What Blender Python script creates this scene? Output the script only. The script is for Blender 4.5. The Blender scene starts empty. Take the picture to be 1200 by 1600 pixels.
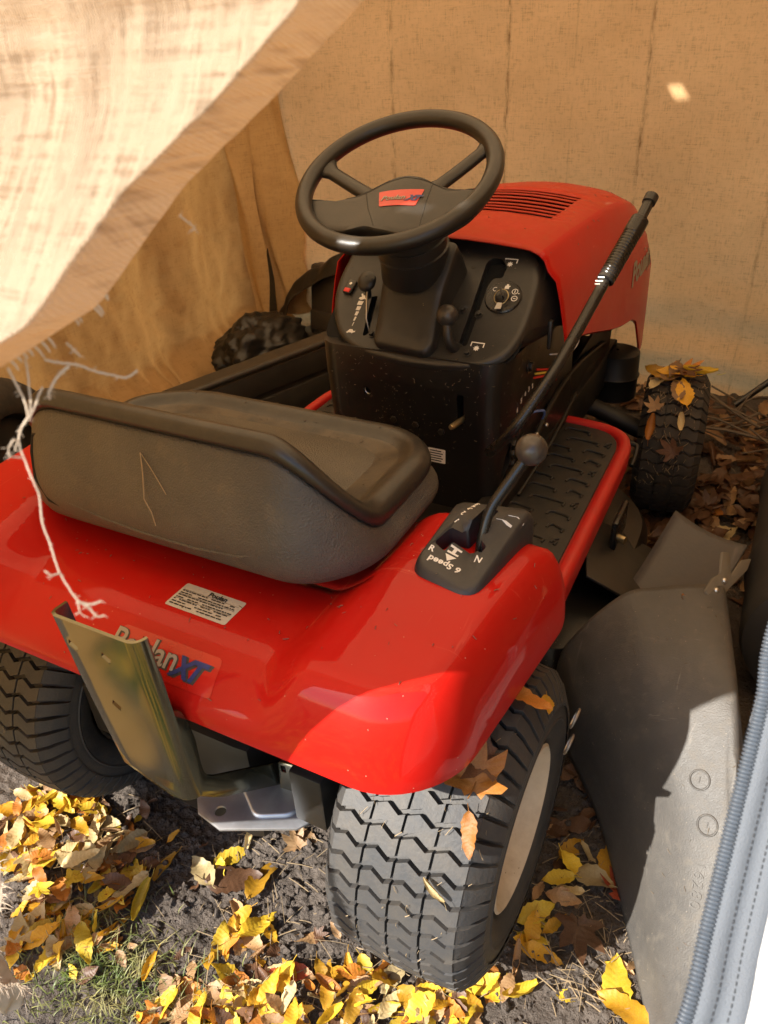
import bpy, bmesh, math, random
from mathutils import Vector as V, Matrix, noise
from mathutils.bvhtree import BVHTree
R = math.radians
rnd = random.Random(11)
scn = bpy.context.scene
col = scn.collection

# ------------------------------------------------------------------ camera, light, exposure
def make_camera():
    cd = bpy.data.cameras.new('camera'); co = bpy.data.objects.new('camera', cd); col.objects.link(co)
    r = V((0.88643535, 0.46022659, -0.0492326)); u = V((-0.21455586, 0.50282649, 0.83733584)); d = V((-0.41011967, 0.73168095, -0.54446749))
    m = Matrix((( r.x, u.x, -d.x, 0.62153), (r.y, u.y, -d.y, -0.64016), (r.z, u.z, -d.z, 1.16524), (0, 0, 0, 1)))
    co.matrix_world = m
    cd.sensor_fit = 'VERTICAL'; cd.sensor_height = 36; cd.sensor_width = 27; cd.lens = 26.942
    cd.clip_start = 0.02; cd.clip_end = 400
    cd.dof.use_dof = True; cd.dof.focus_distance = 1.15; cd.dof.aperture_fstop = 12.0
    scn.camera = co
make_camera()

SUN = V((0.42, 0.68, -0.60)).normalized()
w = bpy.data.worlds.new('World'); scn.world = w; w.use_nodes = True
nt = w.node_tree; bg = nt.nodes['Background']
sky = nt.nodes.new('ShaderNodeTexSky'); sky.sky_type = 'NISHITA'; sky.sun_disc = False
sky.sun_elevation = math.asin(-SUN.z); sky.sun_rotation = math.atan2(-SUN.x, -SUN.y)
nt.links.new(sky.outputs[0], bg.inputs[0]); bg.inputs[1].default_value = 0.12
sl = bpy.data.lights.new('sun', 'SUN'); so = bpy.data.objects.new('sun', sl); col.objects.link(so)
sl.energy = 5.0; sl.angle = R(0.55); sl.color = (1.0, 0.94, 0.84)
so.rotation_euler = SUN.to_track_quat('-Z', 'Y').to_euler(); so.location = (-2, -4, 5)
scn.view_settings.view_transform = 'Standard'; scn.view_settings.look = 'None'
scn.view_settings.exposure = 1.43; scn.view_settings.gamma = 1.0; scn.view_settings.use_curve_mapping = False
scn.cycles.use_denoising = True
scn.cycles.max_bounces = 10; scn.cycles.diffuse_bounces = 6; scn.cycles.transmission_bounces = 8
scn.cycles.sample_clamp_indirect = 6.0
scn.cycles.use_adaptive_sampling = True; scn.cycles.adaptive_threshold = 0.015

# ------------------------------------------------------------------ materials
class NT:
    def __init__(s, name):
        s.m = bpy.data.materials.new(name); s.m.use_nodes = True
        s.t = s.m.node_tree; s.b = s.t.nodes['Principled BSDF']; s.o = s.t.nodes['Material Output']
    def n(s, typ, **k):
        x = s.t.nodes.new('ShaderNode' + typ)
        for a, v in k.items():
            if a.startswith('_'): setattr(x, a[1:], v)
            else: s.put(x, a, v)
        return x
    def put(s, x, key, v):
        i = x.inputs[int(key[1:])] if (key[0] == 'i' and key[1:].isdigit()) else x.inputs[key.replace('_', ' ')]
        if isinstance(v, bpy.types.NodeSocket): s.t.links.new(v, i)
        elif isinstance(v, bpy.types.Node): s.t.links.new(v.outputs[0], i)
        else: i.default_value = v
    def set(s, **k):
        for a, v in k.items(): s.put(s.b, a, v)
    def coord(s, kind='Object', scale=None, obj=None):
        c = s.n('TexCoord')
        o = c.outputs[kind]
        if scale is not None:
            mp = s.n('Mapping'); s.put(mp, 'Vector', o); mp.inputs['Scale'].default_value = scale if hasattr(scale, '__len__') else (scale,) * 3
            o = mp.outputs[0]
        return o
    def noise(s, vec, scale, detail=4, rough=.55, dist=0):
        return s.n('TexNoise', Vector=vec, Scale=scale, Detail=detail, Roughness=rough, Distortion=dist).outputs[0]
    def ramp(s, f, a, b, ca=(0, 0, 0, 1), cb=(1, 1, 1, 1)):
        x = s.n('ValToRGB'); s.put(x, 'Fac', f)
        e = x.color_ramp.elements; e[0].position = a; e[1].position = b; e[0].color = ca; e[1].color = cb
        return x.outputs[0]
    def mix(s, f, a, b, blend='MIX'):
        x = s.n('Mix', _data_type='RGBA', _blend_type=blend)
        s.put(x, 'i0', f); s.put(x, 'i6', a); s.put(x, 'i7', b)
        return x.outputs[2]
    def math(s, op, a, b=0.5, clamp=False):
        x = s.n('Math', _operation=op, _use_clamp=clamp); s.put(x, 'i0', a); s.put(x, 'i1', b)
        return x.outputs[0]
    def bump(s, h, strength=.3, dist=.001, normal=None):
        x = s.n('Bump', Strength=strength, Distance=dist, Height=h)
        if normal is not None: s.put(x, 'Normal', normal)
        return x.outputs[0]
def C4(c): return (c[0], c[1], c[2], 1)

def plain(name, c, rough=.5, metal=0, dust=0, dustc=(.16, .13, .09), nscale=14, bump=0, bscale=300, coat=0, var=.25, spec=.5, speck=0, side=.12):
    """base colour with broad unevenness, a settled-dust layer on upward faces, fine relief and grass specks"""
    t = NT(name); co = t.coord('Object')
    n1 = t.noise(co, nscale, 6, .6)
    dark = tuple(x * (1 - var) for x in c); lite = tuple(min(1, x * (1 + var)) for x in c)
    colr = t.mix(n1, C4(dark), C4(lite))
    rg = t.n('MapRange', Value=n1); rg.inputs[3].default_value = max(.03, rough - .1); rg.inputs[4].default_value = min(1, rough + .12)
    ro = rg.outputs[0]
    if dust:
        n2 = t.noise(co, nscale * 2.3, 8, .7)
        geo = t.n('NewGeometry'); sx = t.n('SeparateXYZ', Vector=geo.outputs['Normal'])
        up = t.math('MULTIPLY_ADD', sx.outputs[2], .6); up.node.inputs[2].default_value = .4
        up = t.math('MAXIMUM', up, side)
        f = t.math('MULTIPLY', t.math('MULTIPLY', t.ramp(n2, .35, .75), up), dust, True)
        colr = t.mix(f, colr, C4(dustc))
        ro = t.math('MAXIMUM', ro, t.math('MULTIPLY', f, .85))
    if speck:
        n3 = t.n('TexVoronoi', Vector=t.coord('Object', (1, .45, .7)), Scale=210.0, Randomness=1.0)
        n4 = t.noise(co, 9, 3)
        f = t.math('MULTIPLY', t.math('LESS_THAN', n3.outputs[0], .13), t.math('GREATER_THAN', n4, 1 - speck), True)
        colr = t.mix(f, colr, (.20, .15, .085, 1))
    t.set(Base_Color=colr, Roughness=ro, Metallic=metal)
    t.b.inputs['Specular IOR Level'].default_value = spec
    if coat:
        t.set(Coat_Weight=coat, Coat_Roughness=.06)
    if bump:
        t.set(Normal=t.bump(t.noise(co, bscale, 3, .6), bump, .002))
    return t.m

M = {}
M['red'] = plain('red_paint', (.50, .0065, .003), .30, coat=.5, dust=.07, dustc=(.32, .14, .08), var=.06, nscale=7, bump=.03, bscale=35, speck=.0)
M['red_dusty'] = plain('red_paint_dusty', (.46, .018, .009), .42, coat=.18, dust=.40, dustc=(.30, .10, .05), var=.10, nscale=6)
M['red_rail'] = plain('red_rail_paint', (.48, .012, .010), .40, dust=.3, dustc=(.2, .08, .06), var=.1)
M['black_plastic'] = plain('black_plastic', (.016, .0155, .015), .40, dust=.26, dustc=(.075, .06, .045), bump=.12, bscale=500, speck=.34)
M['black_gloss'] = plain('black_gloss', (.011, .0105, .0105), .26, dust=.2, dustc=(.07, .055, .04), speck=.36)
M['black_paint'] = plain('black_paint', (.0085, .008, .008), .33, dust=.2, dustc=(.055, .042, .03), speck=.42)
M['wheel_black'] = plain('steering_plastic', (.0135, .0125, .0115), .36, dust=.20, dustc=(.085, .062, .040), bump=.14, bscale=420, nscale=10)
M['seat_vinyl'] = plain('seat_vinyl', (.018, .0165, .015), .38, dust=.75, dustc=(.13, .10, .062), bump=.2, bscale=260, nscale=8, speck=.3)
M['seat_rim'] = plain('seat_rim_vinyl', (.016, .0148, .0135), .34, dust=.32, dustc=(.10, .078, .05), bump=.18, bscale=260, nscale=12, speck=.25)
M['console'] = plain('console_plastic', (.020, .021, .024), .45, dust=.25, dustc=(.09, .075, .06), bump=.15, bscale=480)
M['mat'] = plain('mat_rubber', (.016, .0155, .015), .58, dust=.3, dustc=(.06, .05, .038), bump=.2, bscale=300)
M['rubber'] = plain('tyre_rubber', (.034, .035, .038), .58, dust=.62, dustc=(.11, .088, .062), bump=.3, bscale=160, nscale=10, spec=.4, side=.55)
M['rubber_old'] = plain('tyre_rubber_worn', (.024, .021, .018), .85, dust=.8, dustc=(.085, .064, .044), side=.6, bump=.4, bscale=120)
M['cream'] = plain('cream_paint', (.60, .52, .41), .5, dust=.5, dustc=(.26, .18, .11), var=.10, nscale=16, speck=.42)
M['steel'] = plain('bright_steel', (.55, .54, .52), .32, 1, dust=.2, dustc=(.3, .25, .2))
M['galv'] = plain('galvanised_steel', (.47, .49, .53), .40, .85, dust=.28, dustc=(.28, .25, .22), nscale=22, bump=.05, bscale=60)
M['brass'] = plain('plated_pin', (.52, .42, .24), .35, .9)
M['ring_wire'] = plain('wire', (.34, .31, .28), .4, .9)
M['darkmetal'] = plain('dark_metal', (.010, .0095, .009), .5, .2, dust=.35, dustc=(.05, .038, .028))
M['recess_shade'] = plain('recess_shade_black', (.0015, .0015, .0015), .9)  # near-black that stands for shade inside openings and the seat groove
M['boltm'] = plain('bolt_metal', (.05, .045, .04), .38, .7, dust=.3, dustc=(.1, .08, .06))
M['white'] = plain('white_print', (.72, .70, .66), .55, var=.12, nscale=90)
M['grey_print'] = plain('grey_print', (.33, .30, .26), .5, var=.15, nscale=90)
M['blue_print'] = plain('blue_print', (.03, .04, .15), .45, var=.25, nscale=70)
M['black_print'] = plain('black_print', (.02, .02, .02), .5)
M['outline_print'] = plain('shadow_print', (.06, .045, .04), .5)
M['label'] = plain('label_film', (.50, .47, .42), .38, var=.08, nscale=30)
M['decal_film'] = plain('decal_film', (.48, .014, .008), .28, coat=.4, var=.08)
M['badge'] = plain('badge_red', (.52, .035, .025), .35, coat=.3)
M['switch_red'] = plain('switch_red', (.65, .02, .02), .35)
M['chute'] = plain('chute_plastic', (.042, .040, .040), .50, dust=.34, dustc=(.10, .086, .068), bump=.30, bscale=520, nscale=9, speck=.3)
M['chute_dark'] = plain('chute_inner_plastic', (.060, .058, .060), .55, dust=.35, dustc=(.10, .085, .07), bump=.3, bscale=150)
M['barrel'] = plain('barrel_plastic', (.042, .040, .039), .55, dust=.4, dustc=(.09, .075, .055), bump=.2, bscale=150)
M['grey_panel'] = plain('grey_panel', (.16, .16, .17), .5, dust=.3, var=.2)
M['black_bag'] = plain('black_bag', (.009, .0085, .008), .38, bump=.3, bscale=60, dust=.12, dustc=(.035, .027, .018), nscale=5)
M['cart'] = plain('cart_plastic', (.026, .024, .022), .5, dust=.4, dustc=(.085, .068, .048))
M['box_brown'] = plain('ribbed_box', (.045, .036, .028), .7, dust=.4, dustc=(.085, .06, .04))
M['wire_red'] = plain('wire_red', (.55, .03, .02), .4); M['wire_yellow'] = plain('wire_yellow', (.6, .42, .05), .4); M['wire_blue'] = plain('wire_blue', (.1, .16, .4), .4)
M['twig'] = plain('dry_stalk', (.26, .19, .11), .8, var=.4, nscale=40)
M['stone'] = plain('pale_grit', (.34, .31, .28), .8)
M['thread'] = plain('raw_thread', (.38, .30, .22), .8, var=.25, nscale=60)

def paint_mat(name, c, worn, dust, rough):
    t = NT(name); co = t.coord('Object')
    n1 = t.noise(co, 4.5, 6, .6); n2 = t.noise(co, 30, 8, .72); n3 = t.noise(co, 120, 3, .6)
    geo = t.n('NewGeometry'); up = t.math('MAXIMUM', t.n('SeparateXYZ', Vector=geo.outputs['Normal']).outputs[2], .1)
    colr = t.mix(t.ramp(n1, .3, .75), C4(c), C4(worn))
    film = t.math('MULTIPLY', t.math('MULTIPLY', t.ramp(n2, .42, .78), up), dust, True)
    colr = t.mix(film, colr, (.34, .11, .06, 1))
    vo = t.n('TexVoronoi', Vector=co, Scale=75.0); spot = t.math('MULTIPLY', t.math('LESS_THAN', vo.outputs[0], .055), t.math('GREATER_THAN', n3, .52), True)
    colr = t.mix(t.math('MULTIPLY', spot, .55), colr, (.50, .36, .26, 1))
    c2 = t.coord('Object', (7, 120, 30)); c3 = t.coord('Object', (140, 9, 30))        # hairline scratches two ways
    sc = t.math('MAXIMUM', t.ramp(t.noise(c2, 1.0, 2, .5, .6), .70, .73), t.ramp(t.noise(c3, 1.0, 2, .5, .6), .71, .74))
    sc = t.math('MULTIPLY', sc, t.ramp(n1, .45, .62))
    colr = t.mix(t.math('MULTIPLY', sc, .30), colr, (.62, .10, .06, 1))
    ro = t.math('ADD', t.math('MULTIPLY', film, .5), t.math('MULTIPLY_ADD', n2, .22)); 
    t.set(Base_Color=colr, Roughness=t.math('ADD', ro, rough), Coat_Weight=t.math('SUBTRACT', .42, t.math('MULTIPLY', film, 1.2), True), Coat_Roughness=t.math('MULTIPLY', n2, .09))
    t.b.inputs['Specular IOR Level'].default_value = .12
    t.set(Normal=t.bump(t.math('ADD', n1, t.math('MULTIPLY', n3, .05)), .05, .004)); return t.m
M['red'] = paint_mat('red_paint', (.46, .0050, .0022), (.40, .007, .0034), .07, .06)
M['red_dusty'] = paint_mat('red_paint_dusty', (.45, .022, .011), (.40, .034, .017), .75, .20)
def bracket_mat():
    t = NT('olive_black_steel'); co = t.coord('Object')
    n1 = t.noise(co, 9, 5, .6)
    t.set(Base_Color=t.mix(n1, (.13, .122, .082, 1), (.25, .235, .165, 1)), Metallic=.92, Roughness=t.ramp(n1, .2, .8, (.10, .10, .10, 1), (.20, .20, .20, 1)))
    return t.m
M['bracket'] = bracket_mat()

def chute_mat():
    t = NT('chute_plastic'); co = t.coord('Object'); a = t.coord('Object', (60, 7, 12)); b = t.coord('Object', (9, 110, 40))
    n1 = t.noise(co, 8, 7, .65); n2 = t.noise(co, 45, 6, .7); n3 = t.noise(co, 480, 3, .6)
    c = t.mix(t.ramp(n1, .3, .72), (.042, .040, .039, 1), (.078, .071, .063, 1))
    c = t.mix(t.math('MULTIPLY', t.ramp(n2, .52, .8), .6), c, (.125, .108, .086, 1))
    sc = t.math('MULTIPLY', t.math('MAXIMUM', t.ramp(t.noise(a, 1.0, 3, .6, .8), .66, .71), t.ramp(t.noise(b, 1.0, 3, .6, .8), .68, .72)), t.ramp(n1, .40, .60))
    c = t.mix(t.math('MULTIPLY', sc, .5), c, (.17, .155, .135, 1))
    v = t.n('TexVoronoi', Vector=co, Scale=95.0); sp = t.math('MULTIPLY', t.math('LESS_THAN', v.outputs[0], .07), t.math('GREATER_THAN', n2, .5), True)
    c = t.mix(t.math('MULTIPLY', sp, .7), c, (.24, .20, .15, 1))
    t.set(Base_Color=c, Roughness=t.ramp(n2, .2, .8, (.40, .40, .40, 1), (.66, .66, .66, 1)), Normal=t.bump(t.math('ADD', n3, t.math('MULTIPLY', n1, .8)), .38, .002)); return t.m
M['chute'] = chute_mat()
def seat_shell_mat():
    t = NT('seat_shell_plastic'); co = t.coord('Object')
    n1 = t.noise(co, 5.5, 7, .62); n2 = t.noise(co, 26, 6, .7)
    c = t.mix(t.ramp(n1, .35, .7), (.050, .046, .041, 1), (.098, .085, .064, 1))
    c = t.mix(t.math('MULTIPLY', t.ramp(n2, .55, .8), .45), c, (.16, .125, .075, 1))
    v = t.n('TexVoronoi', Vector=co, Scale=430.0)
    t.set(Base_Color=c, Roughness=.5, Normal=t.bump(v.outputs[0], .6, .0014)); return t.m
M['seat_shell'] = seat_shell_mat()

def canvas_mat(name, cd, ct, fac, weave=1.0, slub=1.0, stain=.5, seams=(), fine=None):
    """woven canvas: two thread directions from UV (metres), slubs, mildew, part of the light goes through"""
    t = NT(name); uv = t.coord('UV'); sp = t.n('SeparateXYZ', Vector=uv)
    nz = t.noise(uv, 60, 4, .6)
    du = t.math('MULTIPLY_ADD', nz, .004); t.t.nodes[du.node.name].inputs[2].default_value = 0
    U = t.math('ADD', sp.outputs[0], du); W = t.math('ADD', sp.outputs[1], du)
    k = 2 * math.pi / (.0022 * (fine or weave))
    su = t.math('SINE', t.math('MULTIPLY', U, k)); sv = t.math('SINE', t.math('MULTIPLY', W, k))
    fine = t.math('MULTIPLY', t.math('ADD', su, sv), .25)
    c1 = t.n('CombineXYZ', X=t.math('MULTIPLY', sp.outputs[0], 330.0 / weave), Y=t.math('MULTIPLY', sp.outputs[1], 26.0 / weave))
    c2 = t.n('CombineXYZ', X=t.math('MULTIPLY', sp.outputs[0], 26.0 / weave), Y=t.math('MULTIPLY', sp.outputs[1], 330.0 / weave))
    s1 = t.noise(c1.outputs[0], 1.0, 3, .6); s2 = t.noise(c2.outputs[0], 1.0, 3, .6)
    thr0 = t.math('ADD', s1, s2); mot = t.noise(uv, 95.0 / weave, 5, .7)
    thr = t.math('ADD', t.math('MULTIPLY', t.math('SUBTRACT', thr0, 1.0), t.math('MULTIPLY', t.ramp(t.noise(uv, 24, 3, .6), .3, .7), 1.2)), t.math('ADD', t.math('MULTIPLY', mot, .55), .725))
    big = t.noise(uv, 2.2, 6, .62); mid = t.noise(uv, 9, 6, .7)
    h = t.math('ADD', t.math('MULTIPLY', fine, .5), t.math('MULTIPLY', thr, 1.1 * slub))
    shade = t.ramp(thr, .80, 1.20, (1 - .16 * slub, 1 - .18 * slub, 1 - .20 * slub, 1), (1.05, 1.05, 1.05, 1))
    st = t.math('MULTIPLY', t.ramp(mid, .50, .80), stain, True)
    shade = t.mix(st, shade, t.mix(.5, shade, (.50, .42, .33, 1)), 'MIX')
    shade = t.mix(1.0, shade, t.ramp(big, .3, .75, (.80, .77, .72, 1), (1.08, 1.08, 1.08, 1)), 'MULTIPLY')
    for x0, wd, amt in seams:       # mildewed creases that run up the cloth
        dx = t.math('ABSOLUTE', t.math('SUBTRACT', t.math('ADD', sp.outputs[0], t.math('MULTIPLY', mid, .012)), x0))
        c3 = t.n('CombineXYZ', X=t.math('MULTIPLY', sp.outputs[0], 60.0), Y=t.math('MULTIPLY', sp.outputs[1], 14.0))
        f = t.math('MULTIPLY', t.ramp(dx, 0, wd, (1, 1, 1, 1), (0, 0, 0, 1)), t.ramp(t.noise(c3.outputs[0], 1.0, 5, .7), .42, .66))
        shade = t.mix(t.math('MULTIPLY', f, amt, True), shade, (.22, .17, .12, 1))
    bump = t.bump(h, .55, .0022 * weave)
    d = t.n('BsdfDiffuse', Color=t.mix(1.0, shade, C4(cd), 'MULTIPLY'), Normal=bump)
    tr = t.n('BsdfTranslucent', Color=t.mix(1.0, shade, C4(ct), 'MULTIPLY'), Normal=bump)
    mx = t.n('MixShader', i0=fac, i1=d.outputs[0], i2=tr.outputs[0])
    t.t.links.new(mx.outputs[0], t.o.inputs[0]); return t.m
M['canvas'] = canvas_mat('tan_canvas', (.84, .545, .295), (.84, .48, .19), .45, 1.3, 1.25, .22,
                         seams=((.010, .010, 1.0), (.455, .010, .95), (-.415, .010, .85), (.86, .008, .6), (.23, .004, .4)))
M['canvas_side'] = canvas_mat('tan_canvas_side', (.55, .34, .155), (.24, .13, .042), .34, 1.4, .8, .95)  # same canvas toned darker, the side wall's shade put into its colour
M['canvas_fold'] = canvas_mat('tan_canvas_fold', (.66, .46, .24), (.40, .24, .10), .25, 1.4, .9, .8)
M['canvas_flap'] = canvas_mat('tan_canvas_flap', (.52, .42, .31), (.74, .46, .20), .42, 1.5, 1.9, .75, fine=.5)
M['canvas_roof'] = canvas_mat('canvas_roof', (.80, .61, .38), (.92, .63, .34), .68, 1.6, .8, .4)
M['white_sheet'] = canvas_mat('white_sheet', (.80, .80, .79), (.7, .68, .62), .25, 1.0, .5, .2)
M['tape'] = plain('zip_tape', (.085, .095, .11), .75, bump=.5, bscale=900, var=.1)
M['coil'] = plain('zip_coil', (.05, .06, .075), .4, var=.2, nscale=60)
M['stitch'] = plain('stitch_thread', (.02, .022, .026), .7)

def mud_mat():
    t = NT('dry_mud'); co = t.coord('Object')
    n1 = t.noise(co, 7, 8, .65); n2 = t.noise(co, 70, 6, .7); n3 = t.noise(co, 260, 4, .7)
    c = t.mix(t.ramp(n1, .3, .7), (.070, .056, .047, 1), (.145, .120, .102, 1))
    c = t.mix(t.ramp(n2, .35, .7), c, t.mix(.5, c, (.17, .14, .118, 1)))
    v = t.n('TexVoronoi', Vector=co, Scale=95.0)
    h = t.math('ADD', t.math('ADD', t.math('MULTIPLY', n2, 1.0), t.math('MULTIPLY', n3, .5)), t.math('MULTIPLY', v.outputs[0], .5))
    sx = t.n('SeparateXYZ', Vector=co); out_ = t.ramp(t.math('MULTIPLY', sx.outputs[1], -1.0), .52, .62)
    lv = t.n('TexVoronoi', Vector=co, Scale=17.0); lawn = t.mix(t.math('GREATER_THAN', t.n('SeparateColor', Color=lv.outputs[1]).outputs[0], .45), (.075, .11, .03, 1), t.mix(t.n('SeparateColor', Color=lv.outputs[1]).outputs[1], (.60, .38, .05, 1), (.36, .17, .06, 1)))
    c = t.mix(out_, c, lawn)
    t.set(Base_Color=c, Roughness=.92, Normal=t.bump(h, 1.0, .014)); t.b.inputs['Specular IOR Level'].default_value = .25
    return t.m
M['mud'] = mud_mat()

def leaf_mat(name, ca, cb, vein, spot=.3):
    t = NT(name); uv = t.coord('UV'); sp = t.n('SeparateXYZ', Vector=uv)
    oi = t.n('ObjectInfo'); co = t.coord('Object')
    x = t.math('ABSOLUTE', sp.outputs[0])
    y = t.math('SUBTRACT', sp.outputs[1], t.math('MULTIPLY', x, .55))
    vs = t.math('SINE', t.math('MULTIPLY', y, 62.0))
    ver = t.math('MAXIMUM', t.ramp(vs, .75, 1.0), t.ramp(x, 0, .035, (1, 1, 1, 1), (0, 0, 0, 1)))
    n1 = t.noise(co, 38, 5, .65); n2 = t.noise(co, 150, 4, .6)
    c = t.mix(t.ramp(n1, .3, .7), C4(ca), C4(cb))
    c = t.mix(t.math('MULTIPLY', ver, .22), c, C4(vein))
    c = t.mix(t.math('MULTIPLY', t.ramp(n2, .62, .75), spot), c, (.12, .055, .02, 1))
    hs = t.n('HueSaturation', Color=c, Saturation=1.0); hv = t.n('MapRange', Value=oi.outputs['Random']); hv.inputs[3].default_value = .55; hv.inputs[4].default_value = 1.25
    t.put(hs, 'Value', hv.outputs[0])
    bump = t.bump(t.math('ADD', t.math('MULTIPLY', vs, .22), n1), .3, .0015)
    t.set(Base_Color=hs.outputs[0], Roughness=.5, Normal=bump)
    tr = t.n('BsdfTranslucent', Color=hs.outputs[0], Normal=bump)
    mx = t.n('MixShader', i0=.28, i1=t.b.outputs[0], i2=tr.outputs[0])
    t.t.links.new(mx.outputs[0], t.o.inputs[0]); return t.m
LM = {
 'yellow': leaf_mat('leaf_yellow', (.66, .42, .02), (.80, .56, .05), (.62, .46, .10), .2),
 'golden': leaf_mat('leaf_golden', (.58, .27, .012), (.70, .40, .03), (.5, .3, .07), .35),
 'pale': leaf_mat('leaf_pale', (.56, .42, .19), (.66, .52, .28), (.42, .30, .13), .25),
 'orange': leaf_mat('leaf_orange', (.44, .14, .02), (.60, .24, .035), (.4, .2, .05), .35),
 'tan': leaf_mat('leaf_tan', (.34, .19, .085), (.47, .29, .14), (.27, .15, .07), .3),
 'brown': leaf_mat('leaf_brown', (.10, .045, .022), (.19, .092, .044), (.11, .05, .025), .3),
 'red': leaf_mat('leaf_red', (.50, .07, .035), (.62, .15, .07), (.4, .1, .06), .15),
}
def grass_mat():
    t = NT('grass_blade'); oi = t.n('TexCoord'); n = t.noise(oi.outputs['Object'], 22, 3)
    c = t.mix(t.ramp(n, .35, .65), (.095, .14, .03, 1), (.33, .29, .12, 1))
    t.set(Base_Color=c, Roughness=.5)
    tr = t.n('BsdfTranslucent', Color=c); mx = t.n('MixShader', i0=.3, i1=t.b.outputs[0], i2=tr.outputs[0]); t.t.links.new(mx.outputs[0], t.o.inputs[0]); return t.m
M['grass'] = grass_mat()

# ------------------------------------------------------------------ mesh helpers
def link(name, me, m=None, parent=None, smooth=True, angle=None):
    if m is not None and not me.materials: me.materials.append(M[m] if isinstance(m, str) else m)
    if smooth:
        for p in me.polygons: p.use_smooth = True
        if angle is not None:
            try: me.set_sharp_from_angle(angle=R(angle))
            except Exception: pass
    o = bpy.data.objects.new(name, me); col.objects.link(o)
    if parent is not None: o.parent = parent
    return o
def pyd(name, vs, fs, m=None, parent=None, smooth=True, angle=None):
    me = bpy.data.meshes.new(name); me.from_pydata([tuple(v) for v in vs], [], fs); me.update()
    return link(name, me, m, parent, smooth, angle)
class MB:
    """collects shapes into one mesh"""
    def __init__(s): s.v = []; s.f = []
    def add(s, vs, fs):
        k = len(s.v); s.v += [V(v) for v in vs]; s.f += [[i + k for i in f] for f in fs]
    def box(s, c, size, rot=None, bev=0):
        bm = bmesh.new(); bmesh.ops.create_cube(bm, size=1)
        for v in bm.verts: v.co = V((v.co.x * size[0], v.co.y * size[1], v.co.z * size[2]))
        if bev: bmesh.ops.bevel(bm, geom=bm.edges[:], offset=bev, segments=2, profile=.5, affect='EDGES')
        mt = Matrix.Translation(V(c)) @ (rot.to_matrix().to_4x4() if rot is not None and hasattr(rot, 'to_matrix') else (rot if rot is not None else Matrix()))
        s.bm(bm, mt)
    def bm(s, bm, mt=Matrix()):
        bm.verts.index_update(); k = len(s.v)
        s.v += [mt @ v.co for v in bm.verts]; s.f += [[v.index + k for v in f.verts] for f in bm.faces]; bm.free()
    def tube(s, path, rad, seg=10, closed=False, caps=True):
        path = [V(p) for p in path]; n = len(path)
        rad = rad if hasattr(rad, '__len__') else [rad] * n
        up = None; rings = []
        for i, p in enumerate(path):
            a = path[(i - 1) % n] if (closed or i > 0) else p; b = path[(i + 1) % n] if (closed or i < n - 1) else p
            t = (b - a).normalized()
            if up is None: up = t.orthogonal().normalized()
            up = (up - t * up.dot(t)).normalized(); sd = t.cross(up)
            rings.append([p + (up * math.cos(2 * math.pi * j / seg) + sd * math.sin(2 * math.pi * j / seg)) * rad[i] for j in range(seg)])
        s.loft(rings, True, closed, caps and not closed)
    def loft(s, rings, ring_closed=True, closed=False, caps=False):
        k = len(s.v); n = len(rings); m = len(rings[0])
        for r_ in rings: s.v += [V(p) for p in r_]
        for i in range(n if closed else n - 1):
            for j in range(m if ring_closed else m - 1):
                a = k + i * m + j; b = k + i * m + (j + 1) % m; c = k + ((i + 1) % n) * m + (j + 1) % m; d = k + ((i + 1) % n) * m + j
                s.f.append([a, b, c, d])
        if caps:
            s.f.append([k + j for j in range(m)][::-1]); s.f.append([k + (n - 1) * m + j for j in range(m)])
    def lathe(s, prof, O, X, Y, A, seg=32, closed=False):
        """prof: (along axis A, radius)"""
        O, X, Y, A = V(O), V(X), V(Y), V(A)
        s.loft([[O + A * a + (X * math.cos(2 * math.pi * j / seg) + Y * math.sin(2 * math.pi * j / seg)) * r_ for j in range(seg)] for a, r_ in prof], True, closed)
    def prism(s, poly, O, U, W, N, h, bev=0, seg=2):
        """2-D polygon (u,w) raised h along N, with its upper rim rounded"""
        O, U, W, N = V(O), V(U), V(W), V(N)
        bm = bmesh.new()
        vs = [bm.verts.new((p[0], p[1], 0)) for p in poly]
        f = bm.faces.new(vs); f.normal_update()
        if f.normal.z < 0: f.normal_flip()
        ex = bmesh.ops.extrude_face_region(bm, geom=[f]); tv = [g for g in ex['geom'] if isinstance(g, bmesh.types.BMVert)]
        for v in tv: v.co.z += h
        bmesh.ops.recalc_face_normals(bm, faces=bm.faces[:])
        if bev:
            te = [e for e in bm.edges if all(abs(v.co.z - h) < 1e-7 for v in e.verts)]
            bmesh.ops.bevel(bm, geom=te, offset=bev, segments=seg, profile=.5, affect='EDGES')
        for v in bm.verts: v.co = O + U * v.co.x + W * v.co.y + N * v.co.z
        s.bm(bm)
    def build(s, name, m=None, parent=None, smooth=True, angle=40):
        return pyd(name, s.v, s.f, m, parent, smooth, angle)
def tag(o, label=None, cat=None, group=None, kind=None):
    if label: o['label'] = label
    if cat: o['category'] = cat
    if group: o['group'] = group
    if kind: o['kind'] = kind
    return o
def thing(name, label, cat, loc=(0, 0, 0), group=None):
    o = bpy.data.objects.new(name, None); col.objects.link(o); o.location = loc; o.empty_display_size = .05
    return tag(o, label, cat, group)
def realize(o, angle=None):
    dg = bpy.context.evaluated_depsgraph_get(); dg.update()
    me = bpy.data.meshes.new_from_object(o.evaluated_get(dg)); o.modifiers.clear(); o.data = me
    if angle is not None:
        for p in me.polygons: p.use_smooth = True
        me.set_sharp_from_angle(angle=R(angle))
    return o
def mod(o, typ, **k):
    m = o.modifiers.new(typ.lower(), typ)
    for a, v in k.items(): setattr(m, a, v)
    return m
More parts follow.
